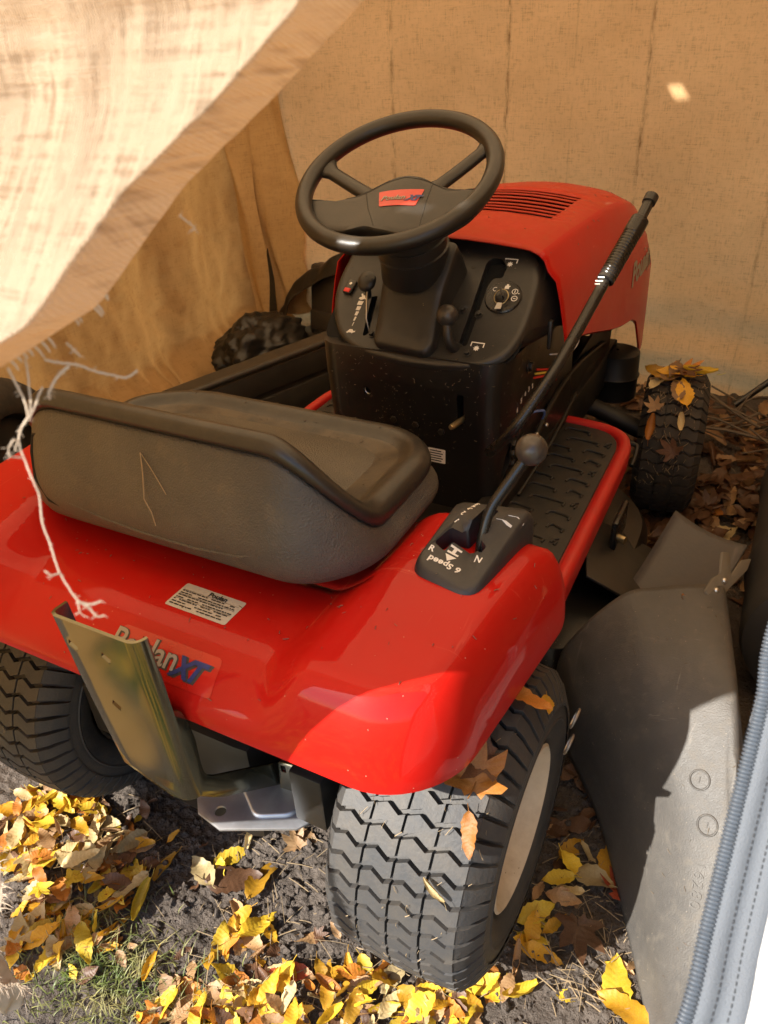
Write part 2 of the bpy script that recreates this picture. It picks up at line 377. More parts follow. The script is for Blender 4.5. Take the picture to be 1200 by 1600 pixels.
def cut(o, cutters, angle=40):
    """cutters: MB objects subtracted from o"""
    mb = cutters; c = pyd('cutter', mb.v, mb.f, None, None, False)
    bmx = bmesh.new(); bmx.from_mesh(c.data); bmesh.ops.recalc_face_normals(bmx, faces=bmx.faces[:]); bmx.to_mesh(c.data); bmx.free()
    mod(o, 'BOOLEAN', object=c, operation='DIFFERENCE', solver='EXACT', use_self=True)
    realize(o, angle); bpy.data.objects.remove(c)
def smoothstep(a, b, x):
    t = max(0, min(1, (x - a) / (b - a))); return t * t * (3 - 2 * t)
def crom(pts, n):
    """Catmull-Rom through pts, n samples per span"""
    pts = [V(p) for p in pts]; out = []
    for i in range(len(pts) - 1):
        p0 = pts[max(i - 1, 0)]; p1 = pts[i]; p2 = pts[i + 1]; p3 = pts[min(i + 2, len(pts) - 1)]
        for k in range(n):
            t = k / n
            out.append(.5 * ((2 * p1) + (p2 - p0) * t + (2 * p0 - 5 * p1 + 4 * p2 - p3) * t * t + (3 * p1 - p0 - 3 * p2 + p3) * t ** 3))
    out.append(pts[-1]); return out
def bvh_of(o):
    dg = bpy.context.evaluated_depsgraph_get(); dg.update()
    e = o.evaluated_get(dg); me = e.to_mesh()
    b = BVHTree.FromPolygons([o.matrix_world @ v.co for v in me.vertices], [list(p.vertices) for p in me.polygons]); e.to_mesh_clear(); return b
_fc = {}
def text_data(body, size, shear=0, bold=0, space=1, sub=0):
    cu = bpy.data.curves.new('txt', 'FONT'); cu.body = body; cu.size = size; cu.shear = shear; cu.offset = bold; cu.space_character = space
    cu.align_x = 'CENTER'; cu.align_y = 'CENTER'; cu.resolution_u = 3
    o = bpy.data.objects.new('txt', cu); col.objects.link(o)
    dg = bpy.context.evaluated_depsgraph_get(); dg.update()
    me = bpy.data.meshes.new_from_object(o.evaluated_get(dg)); bpy.data.objects.remove(o)
    bm = bmesh.new(); bm.from_mesh(me); bpy.data.meshes.remove(me)
    if sub:
        bmesh.ops.triangulate(bm, faces=bm.faces[:])
        for _ in range(sub): bmesh.ops.subdivide_edges(bm, edges=[e for e in bm.edges if e.calc_length() > size * .12], cuts=1)
    bm.verts.index_update()
    d = ([v.co.copy() for v in bm.verts], [[v.index for v in f.verts] for f in bm.faces]); bm.free(); return d
def poly_data(poly, sub=0):
    vs, fs = [V((p[0], p[1], 0)) for p in poly], [list(range(len(poly)))]
    if sub:
        bm = bmesh.new(); bv = [bm.verts.new(v) for v in vs]; bm.faces.new(bv); bmesh.ops.triangulate(bm, faces=bm.faces[:])
        for _ in range(6): bmesh.ops.subdivide_edges(bm, edges=[e for e in bm.edges if e.calc_length() > sub], cuts=1); bmesh.ops.triangulate(bm, faces=bm.faces[:])
        bm.verts.index_update(); vs, fs = [v.co.copy() for v in bm.verts], [[v.index for v in f.verts] for f in bm.faces]; bm.free()
    return vs, fs
def decal(name, data, O, U, W, m, parent, bvh=None, off=.0008, thick=0):
    """flat print laid on a surface: data in (u,w), pushed to the surface along -N when a bvh is given"""
    O, U, W = V(O), V(U).normalized(), V(W); W = (W - U * W.dot(U)).normalized(); N = U.cross(W)
    vs = []
    for v in data[0]:
        p = O + U * v.x + W * v.y
        if bvh:
            h = bvh.ray_cast(p + N * .08, -N)
            if h[0] is not None: p = h[0] + N * off
        else: p = p + N * off
        vs.append(p)
    return pyd(name, vs, data[1], m, parent, False)
def rect(w, h, r=0, n=4):
    if r <= 0: return [(-w / 2, -h / 2), (w / 2, -h / 2), (w / 2, h / 2), (-w / 2, h / 2)]
    out = []
    for cx, cy, a0 in ((w / 2 - r, -h / 2 + r, -90), (w / 2 - r, h / 2 - r, 0), (-w / 2 + r, h / 2 - r, 90), (-w / 2 + r, -h / 2 + r, 180)):
        for k in range(n + 1):
            a = R(a0 + 90 * k / n); out.append((cx + r * math.cos(a), cy + r * math.sin(a)))
    return out
def circ(r, n=24, cx=0, cy=0): return [(cx + r * math.cos(2 * math.pi * k / n), cy + r * math.sin(2 * math.pi * k / n)) for k in range(n)]
def round_poly(pts, rad, n=4):
    out = []; m = len(pts)
    for i in range(m):
        p = V((pts[i][0], pts[i][1])); a = V((pts[i - 1][0], pts[i - 1][1])); b = V((pts[(i + 1) % m][0], pts[(i + 1) % m][1]))
        rr = rad[i] if hasattr(rad, '__len__') else rad
        da = min(rr, (a - p).length * .48); db = min(rr, (b - p).length * .48)
        s = p + (a - p).normalized() * da; e = p + (b - p).normalized() * db
        for k in range(n + 1):
            t = k / n; q = s * (1 - t) ** 2 + p * 2 * t * (1 - t) + e * t * t; out.append((q.x, q.y))
    return out
def bolt_mesh(r=.008, h=.006):
    mb = MB(); mb.prism(circ(r * 1.45, 14), (0, 0, 0), (1, 0, 0), (0, 1, 0), (0, 0, 1), h * .3); mb.prism(circ(r, 6), (0, 0, h * .3), (1, 0, 0), (0, 1, 0), (0, 0, 1), h, .0012)
    return mb
_bm = {}
def bolt(O, N, m, parent, r=.008):
    if (m, r) not in _bm:
        o = bolt_mesh(r).build('bolt', m, None, False); _bm[(m, r)] = o.data; bpy.data.objects.remove(o)
    o = bpy.data.objects.new('bolt', _bm[(m, r)]); col.objects.link(o); o.parent = parent
    o.rotation_euler = V(N).to_track_quat('Z', 'Y').to_euler(); o.location = O; return o

# ------------------------------------------------------------------ ground
def axis_samples(lo, hi, step, far):
    a = [lo + (hi - lo) * i / round((hi - lo) / step) for i in range(round((hi - lo) / step) + 1)]
    g = step; x = hi; r_ = []
    while x < far: g *= 1.45; x += g; r_.append(x)
    g = step; x = lo; l_ = []
    while x > -far: g *= 1.45; x -= g; l_.append(x)
    return l_[::-1] + a + r_
def ground_z(x, y):
    f = 1 / (1 + max(0, math.hypot(x, y - .5) - 2.2))
    p = V((x * 5, y * 5, 0)); q = V((x * 22, y * 22, 3)); s = V((x * 55, y * 55, 7))
    z = .013 * noise.noise(p) + .010 * noise.noise(q) + .012 * abs(noise.noise(s)) + .006 * abs(noise.noise(V((x * 105, y * 105, 5)))) - .004
    wheel = math.exp(-(((x - .355) / .12) ** 2 + (y / .16) ** 2)) + math.exp(-(((x + .355) / .12) ** 2 + (y / .16) ** 2))
    return (z * (1 - .8 * min(1, wheel)) - .006) * f - .004
xs = axis_samples(-.56, .80, .0046, 160); ys = axis_samples(-.46, .42, .0046, 160)
vs = [(x, y, ground_z(x, y)) for y in ys for x in xs]; nx = len(xs)
fs = [[j * nx + i, j * nx + i + 1, (j + 1) * nx + i + 1, (j + 1) * nx + i] for j in range(len(ys) - 1) for i in range(nx - 1)]
g = pyd('ground', vs, fs, 'mud'); tag(g, kind='structure')

# ------------------------------------------------------------------ canvas shelter
XL, XR, YB, YF, ZT = -1.42, 1.35, 2.12, -.43, 2.0
shelter = thing('canvas_shelter', 'tan canvas shelter standing around the red lawn tractor, its door flap pulled open', 'shelter', (0, .8, 0))
inv = Matrix.Translation((0, -.8, 0))
def sheet(name, us, ws, fn, m, drop=None, parent=None):
    """grid of points fn(u,w) -> (position, uv)"""
    nu = len(us); pts = []; uvs = []
    for w_ in ws:
        for u_ in us:
            p, q = fn(u_, w_); pts.append(inv @ V(p)); uvs.append(q)
    fs = []
    for j in range(len(ws) - 1):
        for i in range(nu - 1):
            a = j * nu + i; f = [a, a + 1, a + nu + 1, a + nu]
            if drop:
                c = sum((pts[k] for k in f), V()) / 4 + V((0, .8, 0))
                if drop(c): continue
            fs.append(f)
    o = pyd(name, pts, fs, m, parent or shelter)
    ul = o.data.uv_layers.new(name='UVMap')
    for lp in o.data.loops: ul.data[lp.index].uv = uvs[lp.vertex_index]
    return o
def lin(a, b, n): return [a + (b - a) * i / n for i in range(n + 1)]
def back_fn(x, z):
    low = smoothstep(.55, .0, z)
    y = YB - .03 + .022 * noise.noise(V((x * 2, z * 1.2, 4))) + .009 * noise.noise(V((x * 6.5, z * .9, 14))) + .004 * noise.noise(V((x * 5, z * 11, 24))) + low * (.020 * math.sin(z * 34 + x * 1.6 + 2 * noise.noise(V((x * 1.5, z, 9)))) - .02)
    y -= .012 * smoothstep(.05, .0, z)
    for sx in (-.345, .10, -.77): y += .004 * math.exp(-((x - sx) / .02) ** 2)
    return (x, y, z - .03), (x + .355, z)
# seams in the material are given relative to the middle crease
bw = sheet('back_wall', lin(XL, XR, 110), lin(0, ZT + .03, 90), back_fn, 'canvas')
def left_fn(y, z):
    f = smoothstep(1.5, .1, z) * .7 + .3
    x = XL + f * (.032 * math.sin(y * 12.5 + 1.2 * noise.noise(V((y * 2, z * 1.2, 1))) * 2) + .03 * noise.noise(V((y * 5, z * 2.2, 6))) + .012 * noise.noise(V((y * 15, z * 7, 2))) + .010 * abs(noise.noise(V((y * 11 + z * 5, z * 9 - y * 4, 8)))) + .006 * abs(noise.noise(V((y * 26, z * 20, 3)))))
    x += .11 * smoothstep(.17, .0, z) + .010 * smoothstep(.22, .05, z) * math.sin(y * 70 + 4 * noise.noise(V((y * 4, 0, 3)))) + .018 * smoothstep(.2, 0, z) * noise.noise(V((y * 12, z * 16, 7)))
    return (x, y, z - .01), (y, z)
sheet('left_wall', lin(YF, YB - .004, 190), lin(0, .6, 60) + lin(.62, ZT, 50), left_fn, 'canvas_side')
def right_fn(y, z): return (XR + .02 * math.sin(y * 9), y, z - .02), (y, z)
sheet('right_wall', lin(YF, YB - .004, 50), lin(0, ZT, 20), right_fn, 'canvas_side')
def roof_fn(x, y): return (x, y, ZT - .004 + .10 * max(0, 1 - ((x - (XL + XR) / 2) / 1.385) ** 2) * smoothstep(YF, YF + .5, y) * smoothstep(YB, YB - .5, y) + .004 * noise.noise(V((x * 2, y * 2, 0)))), (x, y)
rx = [XL - .1] + lin(XL, -.64, 15) + lin(-.60, XR, 36) + [XR + .1]; ry = [YF - .06] + lin(YF, .775, 24) + lin(.815, YB, 26) + [YB + .06]
sheet('roof', rx, ry, roof_fn, 'canvas_roof', drop=lambda c: -.64 < c.x < -.60 and .775 < c.y < .815)
# corner strip: loose cloth fold hanging in the far left corner
def strip_fn(u_, z):
    k = smoothstep(.0, 1.0, u_)
    x = -1.335 + .135 * u_ - .05 * (z - .3) + .012 * math.sin(z * 9 + u_ * 3); y = YB - .14 + .10 * u_ + .018 * math.sin(u_ * 6 + z * 5) + .008 * noise.noise(V((u_ * 4, z * 9, 5)))
    return (x, y, z), (u_ * .16, z)
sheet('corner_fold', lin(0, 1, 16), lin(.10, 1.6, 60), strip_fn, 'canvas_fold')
def strip2_fn(u_, z):
    x = -1.40 + .085 * u_ - .05 * (z - .3) + .01 * math.sin(z * 12 + u_ * 4); y = YB - .20 + .03 * u_ + .02 * math.sin(u_ * 5 + z * 4)
    return (x, y, z), (u_ * .12 + 1, z)
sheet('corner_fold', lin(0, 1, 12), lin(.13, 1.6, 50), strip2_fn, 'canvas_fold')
mb = MB(); mb.prism([(0, 0), (.035, .05), (.03, .22), (.008, .34), (-.01, .2)], (-1.315, 1.93, .05) , (1, 0, 0), (0, .1, 1), (0, -1, 0), .006)
st = mb.build('strap', 'black_paint', shelter, False); st.location = inv @ V((0, 0, 0))

# front: left curtain with its door edge pulled towards the viewer
EDGE = [(2.0, .62, -.43), (1.7, .61, -.41), (1.5, .575, -.37), (1.35, .52, -.325), (1.17, .447, -.322), (1.141, .417, -.341), (1.109, .384, -.371), (1.066, .358, -.411),
        (1.049, .334, -.446), (1.02, .268, -.452), (.97, .248, -.44), (.9, .220, -.43), (.8, .170, -.43), (.6, .072, -.43), (.5, -.01, -.43), (.43, -.11, -.43), (.36, -.20, -.43), (.3, -.24, -.43), (.24, -.225, -.43), (.18, -.19, -.43), (.1, -.175, -.43), (0, -.20, -.43)]
def edge(z):
    for a, b in zip(EDGE, EDGE[1:]):
        if a[0] >= z >= b[0]:
            t = (a[0] - z) / (a[0] - b[0]); return a[1] + (b[1] - a[1]) * t, a[2] + (b[2] - a[2]) * t
    return (EDGE[0][1:] if z > 2 else EDGE[-1][1:])
def hem(x): return .02 + .27 * smoothstep(-.24, -.42, x) + .03 * noise.noise(V((x * 9, 0, 2)))
def curtain_fn(s, t):
    z0 = ZT * t
    ex, ey = edge(z0); x = XL + (ex - XL) * s; z = max(z0, hem(x) + .0)
    k = smoothstep(max(XL, ex - .30), ex, x)
    y = YF + (ey - YF) * k + (1 - k) * .014 * math.sin(x * 22 + noise.noise(V((x * 3, z * 2, 0))) * 3) * smoothstep(2.0, 1.2, z)
    y += (1 - .9 * smoothstep(ex - .06, ex - .01, x)) * (.007 * noise.noise(V((x * 14, z * 10, 1))) + .0045 * noise.noise(V((x * 48, z * 18, 4)))) + .0014 * noise.noise(V((x * 160, z * 60, 9)))
    roll = smoothstep(1.035, 1.06, z0) * smoothstep(1.45, 1.30, z0)      # the door edge turns in, away from the viewer
    if roll:
        q = max(0, (x - (ex - .010)) / .010); q = q * q / (q + .12) * 1.12; y += roll * .031 * (q - k)
    return (x, y, z), (x, z)
SLITS = [(-.535, 1.624, .018), (-.445, 1.744, .012), (-.513, 1.730, .022), (-.312, 1.722, .026)]
def in_slit(c): return any(abs(c.x - a) < r_ and abs(c.z - b) < r_ * .8 for a, b, r_ in SLITS)
tt = [i / 170 for i in range(86)] + [.51 + .085 * i / 60 for i in range(60)] + [.595 + .405 * i / 80 for i in range(81)]
ss = [.955 * i / 190 for i in range(190)] + [.955 + .045 * i / 60 for i in range(61)]
curtain = sheet('door_curtain', ss, tt, curtain_fn, 'canvas_flap', drop=in_slit)
# raw fringe and loose threads on the curtain's torn hem
def thread(path, r0, n=7):
    mb = MB(); p = crom(path, n); p = [q + V((noise.noise(q * 90), noise.noise(q * 90 + V((9, 0, 0))), noise.noise(q * 90 + V((0, 9, 0))))) * .0012 for q in p]
    N = len(p); tr = random.Random(N)
    for st_k in range(3):
        rr = [r0 * .40 * (1 - .4 * i / N) for i in range(N)]; ps = []
        for i, q in enumerate(p):
            a = i * .9 + st_k * 2.09; ps.append(inv @ (q + V((math.cos(a), .4 * math.sin(a), math.sin(a))) * r0 * (.33 + .3 * smoothstep(.8, 1, i / N))))
        mb.tube(ps, rr, 5)
    for _ in range(int(N * .55)):
        q = tr.choice(p); d_ = V((tr.gauss(0, 1), tr.gauss(0, 1), tr.gauss(-.3, 1))).normalized() * tr.uniform(.001, .0032)
        mb.tube([inv @ q, inv @ (q + d_ * .5 + V((.0006, 0, .0004))), inv @ (q + d_)], [.00018, .00015, .0001], 3)
    return mb.build('frayed_thread', 'thread', curtain)
for pth, r0 in (
    ([(0.3354, -0.4366, 1.0486), (0.3379, -0.4408, 1.0359), (0.3386, -0.4464, 1.0263), (0.3379, -0.4541, 1.0174), (0.3463, -0.4595, 0.9963), (0.3534, -0.4664, 0.9787), (0.3611, -0.4717, 0.9635), (0.3683, -0.4726, 0.9538), (0.3725, -0.471, 0.9502)], .0008),
    ([(0.3315, -0.4436, 1.0464), (0.336, -0.4439, 1.0354), (0.3386, -0.4464, 1.0263)], .0010),
    ([(0.341, -0.4364, 1.0361), (0.3392, -0.4441, 1.0284), (0.3388, -0.4471, 1.0251)], .0009),
    ([(0.3379, -0.4541, 1.0174), (0.3367, -0.4556, 1.0189), (0.3359, -0.4584, 1.016), (0.3371, -0.4592, 1.0128), (0.3397, -0.4566, 1.0111)], .0006),
    ([(0.3386, -0.4464, 1.0263), (0.3360, -0.4500, 1.0210), (0.3362, -0.4560, 1.0140)], .0007),
    ([(0.3686, -0.4731, 0.9531), (0.3726, -0.4701, 0.9507), (0.3753, -0.4663, 0.9506)], .0009),
    ([(0.3718, -0.4714, 0.9507), (0.376, -0.4712, 0.946), (0.3778, -0.4695, 0.9453)], .0007),
    ([(0.3691, -0.473, 0.9525), (0.3709, -0.4749, 0.949), (0.3727, -0.4746, 0.9471)], .0005),
    ([(0.3609, -0.4712, 0.9641), (0.3591, -0.4743, 0.964), (0.3563, -0.4751, 0.9669)], .0006),
    ([(0.3402, -0.4311, 1.0466), (0.347, -0.4242, 1.0432), (0.3544, -0.4179, 1.0382), (0.3621, -0.4115, 1.0338), (0.3666, -0.4053, 1.0357)], .0009),
    ([(0.3468, -0.425, 1.0423), (0.3439, -0.4309, 1.0388), (0.3428, -0.4354, 1.0338), (0.3431, -0.4366, 1.0313)], .0012),
    ([(0.3455, -0.4215, 1.0517), (0.348, -0.4204, 1.0479), (0.3495, -0.4199, 1.0452)], .0008),
    ([(0.3775, -0.3714, 1.0962), (0.3812, -0.3686, 1.0919), (0.3818, -0.3686, 1.0898), (0.3807, -0.3698, 1.0889)], .0006)):
    thread(pth, r0)
def strip_pt(u_, t_):
    c = crom([(.085, -.450, .56), (.112, -.480, .52), (.124, -.500, .48), (.118, -.505, .43), (.104, -.500, .37)], 8); i = min(len(c) - 2, int(t_ * (len(c) - 1))); p = c[i].lerp(c[i + 1], t_ * (len(c) - 1) - i)
    return p + V((-.014 * u_ + .005 * noise.noise(V((t_ * 14, u_ * 4, 0))), .012 * math.sin(t_ * 9 + u_ * 3), .006 * noise.noise(V((t_ * 9, u_ * 6, 3))))), (u_ * .05, t_ * .5)
sheet('torn_strip', lin(0, 1, 10), lin(0, 1, 40), strip_pt, 'thread', parent=curtain)
tb = MB()
for k in range(150):
    t_ = rnd.random(); p = strip_pt(0, t_)[0]; q = p + V((rnd.uniform(.1, 1), rnd.uniform(-.6, .3), rnd.uniform(-1, .3))).normalized() * rnd.uniform(.003, .016)
    tb.tube([inv @ p, inv @ ((p + q) / 2 + V((.001, 0, .002))), inv @ q], [.0005, .0004, .0002], 4)
tag(tb.build('fringe', 'thread', curtain), kind='stuff')
fr = MB()
for k in range(13):
    z = 1.049 + .022 * rnd.random(); ex, ey = edge(z); p = V((ex - .001 - .002 * rnd.random(), ey + .0, z)); L_ = .002 + .006 * rnd.random()
    q = p + V((.35 + .3 * rnd.random(), .1 + .3 * rnd.random(), -1)).normalized() * L_
    fr.tube([inv @ p, inv @ ((p + q) / 2 + V((.0008, 0, 0))), inv @ q], [.0006, .0005, .0003], 5)
for k in range(110):                      # the ragged lower corner by the ground
    z = .42 * rnd.random(); ex, ey = edge(z); p = V((ex - .006, ey, max(z, .02))); L_ = .008 + .03 * rnd.random()
    q = p + V((.8 * rnd.random(), -.4 + .6 * rnd.random(), -.9 * rnd.random())).normalized() * L_
    fr.tube([inv @ p, inv @ ((p + q) / 2 + V((0, 0, .004))), inv @ q], [.0006, .0005, .0003], 5)
f_ = fr.build('fringe', 'thread', curtain); tag(f_, kind='stuff')

# right door panel with its zip, hanging loose
ZIP = [(.76, -.16, 1.95), (.74, -.10, 1.5), (.69, -.12, 1.1), (.658, -.190, .845), (.659, -.235, .785), (.658, -.285, .735), (.657, -.335, .69), (.656, -.378, .655), (.645, -.43, .56), (.62, -.50, .38), (.60, -.54, .2), (.60, -.56, .02)]
zc = crom(ZIP, 14)
PW = V((1, .10, -.20)).normalized()
def zip_frame(i):
    a = zc[max(i - 1, 0)]; b = zc[min(i + 1, len(zc) - 1)]; t = (b - a).normalized(); w_ = (PW - t * PW.dot(t)).normalized(); return zc[i], w_, t
panel = thing('door_panel', 'loose white door sheet with a grey zip edge at the right of the shelter opening', 'door flap', zc[-1])
pin = Matrix.Translation(-V(zc[-1]))
rings = []; 
for i in range(len(zc)):
    p, w_, t = zip_frame(i); n = t.cross(w_)
    if n.y > 0: n = -n
    rings.append([pin @ (p + w_ * (.0045 + .028 * k / 10) + n * (.0016 * math.sin(k * .9) + .0012)) for k in range(11)] + [pin @ (p + w_ * (.0045 + .028 * k / 10) + n * (.0016 * math.sin(k * .9) + .0002)) for k in range(10, -1, -1)])
mb = MB(); mb.loft(rings, True); mb.build('zip_tape', 'tape', panel)
mb = MB(); rg = []; seglen = 0; fine = crom(ZIP[2:9], 60)
acc = 0; last = fine[0]; pts = [fine[0]]
for q in fine[1:]:
    pts.append(q)
dist = [0]
for a, b in zip(pts, pts[1:]): dist.append(dist[-1] + (b - a).length)
def along(s):
    for i in range(len(dist) - 1):
        if dist[i] <= s <= dist[i + 1]: return pts[i].lerp(pts[i + 1], (s - dist[i]) / (dist[i + 1] - dist[i] + 1e-9)), (pts[i + 1] - pts[i]).normalized()
    return pts[-1], (pts[-1] - pts[-2]).normalized()
s = 0; pitch = .0026
while s < dist[-1] - .001:
    for ph, rr in ((0, .0026), (.25, .0036), (.5, .0038), (.75, .0034)):
        p, t = along(min(s + ph * pitch, dist[-1] - .0005)); w_ = (PW - t * PW.dot(t)).normalized(); n = t.cross(w_)
        if n.y > 0: n = -n
        rg.append([pin @ (p + w_ * (rr * 1.25 * math.cos(2 * math.pi * j / 10) + .0015) + n * (rr * .8 * math.sin(2 * math.pi * j / 10) + .001)) for j in range(10)])
    s += pitch
mb.loft(rg, True); mb.build('zip_teeth', 'coil', panel)
mb = MB()
for row, wv in ((0, .0150), (1, .0235)):
    s = 0
    while s < dist[-1] - .004:
        p, t = along(s); p2, t2 = along(s + .0024); w_ = (PW - t * PW.dot(t)).normalized(); n = t.cross(w_)
        if n.y > 0: n = -n
        k = (wv - .0045) / .028 * 10
        o_ = n * (.0016 * math.sin(k * .9) + .0016)
        mb.tube([pin @ (p + w_ * wv + o_), pin @ (p2 + w_ * wv + o_)], .00045, 5); s += .0040
mb.build('stitching', 'stitch', panel)
us = lin(0, 1, 40)
def panel_fn(u_, t_):
    i = min(len(zc) - 1, int(t_ * (len(zc) - 1) + .5)); p, w_, t = zip_frame(i)
    wv = .0300 + .0014 * noise.noise(V((i * .8, 0, 0)))
    a = p + w_ * wv; b = V((XR, YF, a.z)); e = smoothstep(.08, 1, u_)
    lin_ = a + w_ * (u_ * .25)
    q = lin_.lerp(a.lerp(b, u_), e); q.y += .02 * math.sin(u_ * 14 + t_ * 5) * u_ - .002 * (1 - u_)
    return q, (u_ * .7, t_ * 2)
ps_ = sheet('panel_sheet', us, lin(0, 1, len(zc) - 1), panel_fn, 'white_sheet', parent=panel)
ps_.location = V((0, .8, 0)) - V(zc[-1])

# ------------------------------------------------------------------ lawn tractor
T = thing('lawn_tractor', 'red riding lawn tractor with black seat and steering wheel parked inside the tan shelter', 'lawn tractor')

# --- rear fender: rings inset from a rounded outline, height from the distance to the edge
def rr_ring(d, n=14, ns=26, nf=20):
    x1 = .437 - d; y0 = -.2135 + d; y1 = .168 - d; rc = max(.098 - d, .006); rf = max(.06 - d, .006); out = []
    if y1 - y0 < .004: m_ = (y0 + y1) / 2; y0, y1 = m_ - .002, m_ + .002
    rc = min(rc, (y1 - y0) / 2.2); rf = min(rf, (y1 - y0) / 2.2)
    def arc(cx, cy, r_, a0):
        for k in range(n): a = R(a0 + 90 * k / n); out.append((cx + r_ * math.cos(a), cy + r_ * math.sin(a)))
    def seg(a, b, m_):
        for k in range(m_): out.append((a[0] + (b[0] - a[0]) * k / m_, a[1] + (b[1] - a[1]) * k / m_))
    arc(x1 - rf, y1 - rf, rf, 0); seg((x1 - rf, y1), (-x1 + rf, y1), 2 * ns)
    arc(-x1 + rf, y1 - rf, rf, 90); seg((-x1, y1 - rf), (-x1, y0 + rc), nf)
    arc(-x1 + rc, y0 + rc, rc, 180); seg((-x1 + rc, y0), (x1 - rc, y0), 2 * ns)
    arc(x1 - rc, y0 + rc, rc, 270); seg((x1, y0 + rc), (x1, y1 - rf), nf)
    return out
LIP = .498
def pan_top(x, y):
    k = smoothstep(.195, .275, abs(x)); z = .571 + (.606 - .571) * k
    z += .010 * k * smoothstep(-.18, .0, y)
    return z
def fender_pt(x, y, d):
    ax = abs(x); yr = y + .2135; yf = .168 - y; dx = .437 - ax
    k = smoothstep(.195, .275, ax)
    wr = .082 + (.046 - .082) * k; ws_ = .045; wf = .016 + .055 * smoothstep(.30, .40, ax)
    def prof(q, w_, p_=2.1): q = max(0, min(1, q / w_)); return (1 - (1 - q) ** p_) ** (1 / p_)
    h = min(prof(d, ws_) if dx <= yr else prof(d, wr * 1.0 + 0, 1.55 + .6 * k), 1)
    # blend of side and rear by direction in the corner
    a = math.atan2(max(0, .115 - dx), max(0, .115 - yr)) if (dx < .115 and yr < .115) else (math.pi / 2 if dx < yr else 0)
    b = a / (math.pi / 2); w_ = wr * (1 - b) + ws_ * b; p_ = (1.6 + .6 * k) * (1 - b) + 2.1 * b
    h = prof(d, w_, p_)
    if yf < .11:
        h = min(h, prof(yf, wf, 2.0) if yf > d - 1e-6 or True else h)
    lip = LIP - .0 * b
    front = smoothstep(.10, .0, yf) * smoothstep(.30, .40, ax)
    low = lip - .10 * smoothstep(.02, 0, yf) * (1 - smoothstep(.33, .42, ax))
    z = low + (pan_top(x, y) - .012 * front - low) * h
    xs_ = x * (1 + .25 * (y + .03) * (1 if abs(y) < 1 else 0))
    return V((xs_, y, z))
ds = [0, .0015, .004, .008, .013, .019, .026, .034, .043, .053, .064, .076, .090, .105, .122, .140, .160, .178, .1895]
rings = []
for d in ds: rings.append([fender_pt(x, y, d) for x, y in rr_ring(d)])
lipr = [V((p.x * .997, p.y * .997, p.z - .012)) for p in rings[0]]
lip2 = [V((p.x * .975, p.y * .975, p.z - .0125)) for p in rings[0]]
mb = MB(); mb.loft([lip2, lipr] + rings, True)
fender = mb.build('rear_fender', 'red', T, True)
bm = bmesh.new(); bm.from_mesh(fender.data); bmesh.ops.recalc_face_normals(bm, faces=bm.faces[:]); 
if sum(f.normal.z * f.calc_area() for f in bm.faces) < 0: bmesh.ops.reverse_faces(bm, faces=bm.faces[:])
bm.to_mesh(fender.data); bm.free()
mod(fender, 'SOLIDIFY', thickness=.0025, offset=-1)
FB = bvh_of(fender)
# lettering on the fender's rear face
def fender_txt(name, body, size, O, m, off, **k):
    return decal(name, text_data(body, size, sub=1, **k), O, (1, 0, -.0), (0, .55, .83), m, fender, FB, off)
FX = .060
decal('decal_film', poly_data(rect(.150, .046, .006), .010), (FX + .002, -.192, .545), (1, 0, 0), (0, .55, .83), 'decal_film', fender, FB, .0006)
fender_txt('lettering', 'Poulan', .0385, (FX - .031, -.191, .548), 'outline_print', .0010, shear=.12, bold=.0018, space=.98)
fender_txt('lettering', 'Poulan', .0385, (FX - .032, -.1908, .5488), 'grey_print', .0014, shear=.12, bold=.0005, space=.98)
fender_txt('lettering', 'XT', .034, (FX + .037, -.192, .542), 'outline_print', .0010, shear=.45, bold=.0020, space=.78)
fender_txt('lettering', 'XT', .034, (FX + .034, -.1916, .543), 'blue_print', .0015, shear=.45, bold=.0012, space=.78)
# data label behind the seat
LO = V((.067, -.1105, .575)); LU = V((.995, -.17, 0)).normalized(); LU = V((1, -.02, 0)).normalized(); LW = V((.02, 1, 0))
decal('data_label', poly_data(rect(.094, .044, .003), .012), LO, LU, LW, 'label', fender, FB, .0007)
decal('lettering', text_data('Poulan', .0105, bold=.0004), LO + LU * .008 + LW * .0150, LU, LW, 'black_print', fender, FB, .0012)
mbv, mbf = [], []
lr = random.Random(4)
for row in range(7):
    y = .0085 - row * .0042; x = -.043
    if row in (0, 2, 4): 
        k = len(mbv); mbv += [V((-.043, y + .0017, 0)), V((.043, y + .0017, 0)), V((.043, y + .0021, 0)), V((-.043, y + .0021, 0))]; mbf.append([k, k + 1, k + 2, k + 3])
    while x < .038:
        L_ = .002 + .006 * lr.random(); k = len(mbv)
        if lr.random() < .85: mbv += [V((x, y - .0009, 0)), V((x + L_, y - .0009, 0)), V((x + L_, y + .0009, 0)), V((x, y + .0009, 0))]; mbf.append([k, k + 1, k + 2, k + 3])
        x += L_ + .0012
decal('fine_print', (mbv, mbf), LO, LU, LW, 'black_print', fender, FB, .0012)

# --- floor pan under the seat and tunnel in front of it
mb = MB(); mb.box((.02, .36, .335), (.42, .52, .012)); mb.box((.02, .168, .44), (.40, .008, .22)); mb.build('floor_plate', 'black_paint', T, False)
mb = MB(); mb.box((.20, .22, .30), (.05, .72, .10), bev=.004); mb.box((-.17, .22, .30), (.05, .72, .10), bev=.004)
mb.box((.20, .95, .33), (.045, 1.0, .10), bev=.004); mb.box((-.17, .95, .33), (.045, 1.0, .10), bev=.004); mb.box((.015, .12, .42), (.30, .02, .12), bev=.003)
mb.build('frame_rail', 'darkmetal', T, True)
mb = MB(); mb.box((.0, .0, .22), (.20, .26, .22), bev=.03); mb.tube([(-.30, 0, .2225), (.30, 0, .2225)], .022, 14); mb.build('transaxle', 'darkmetal', T, True)

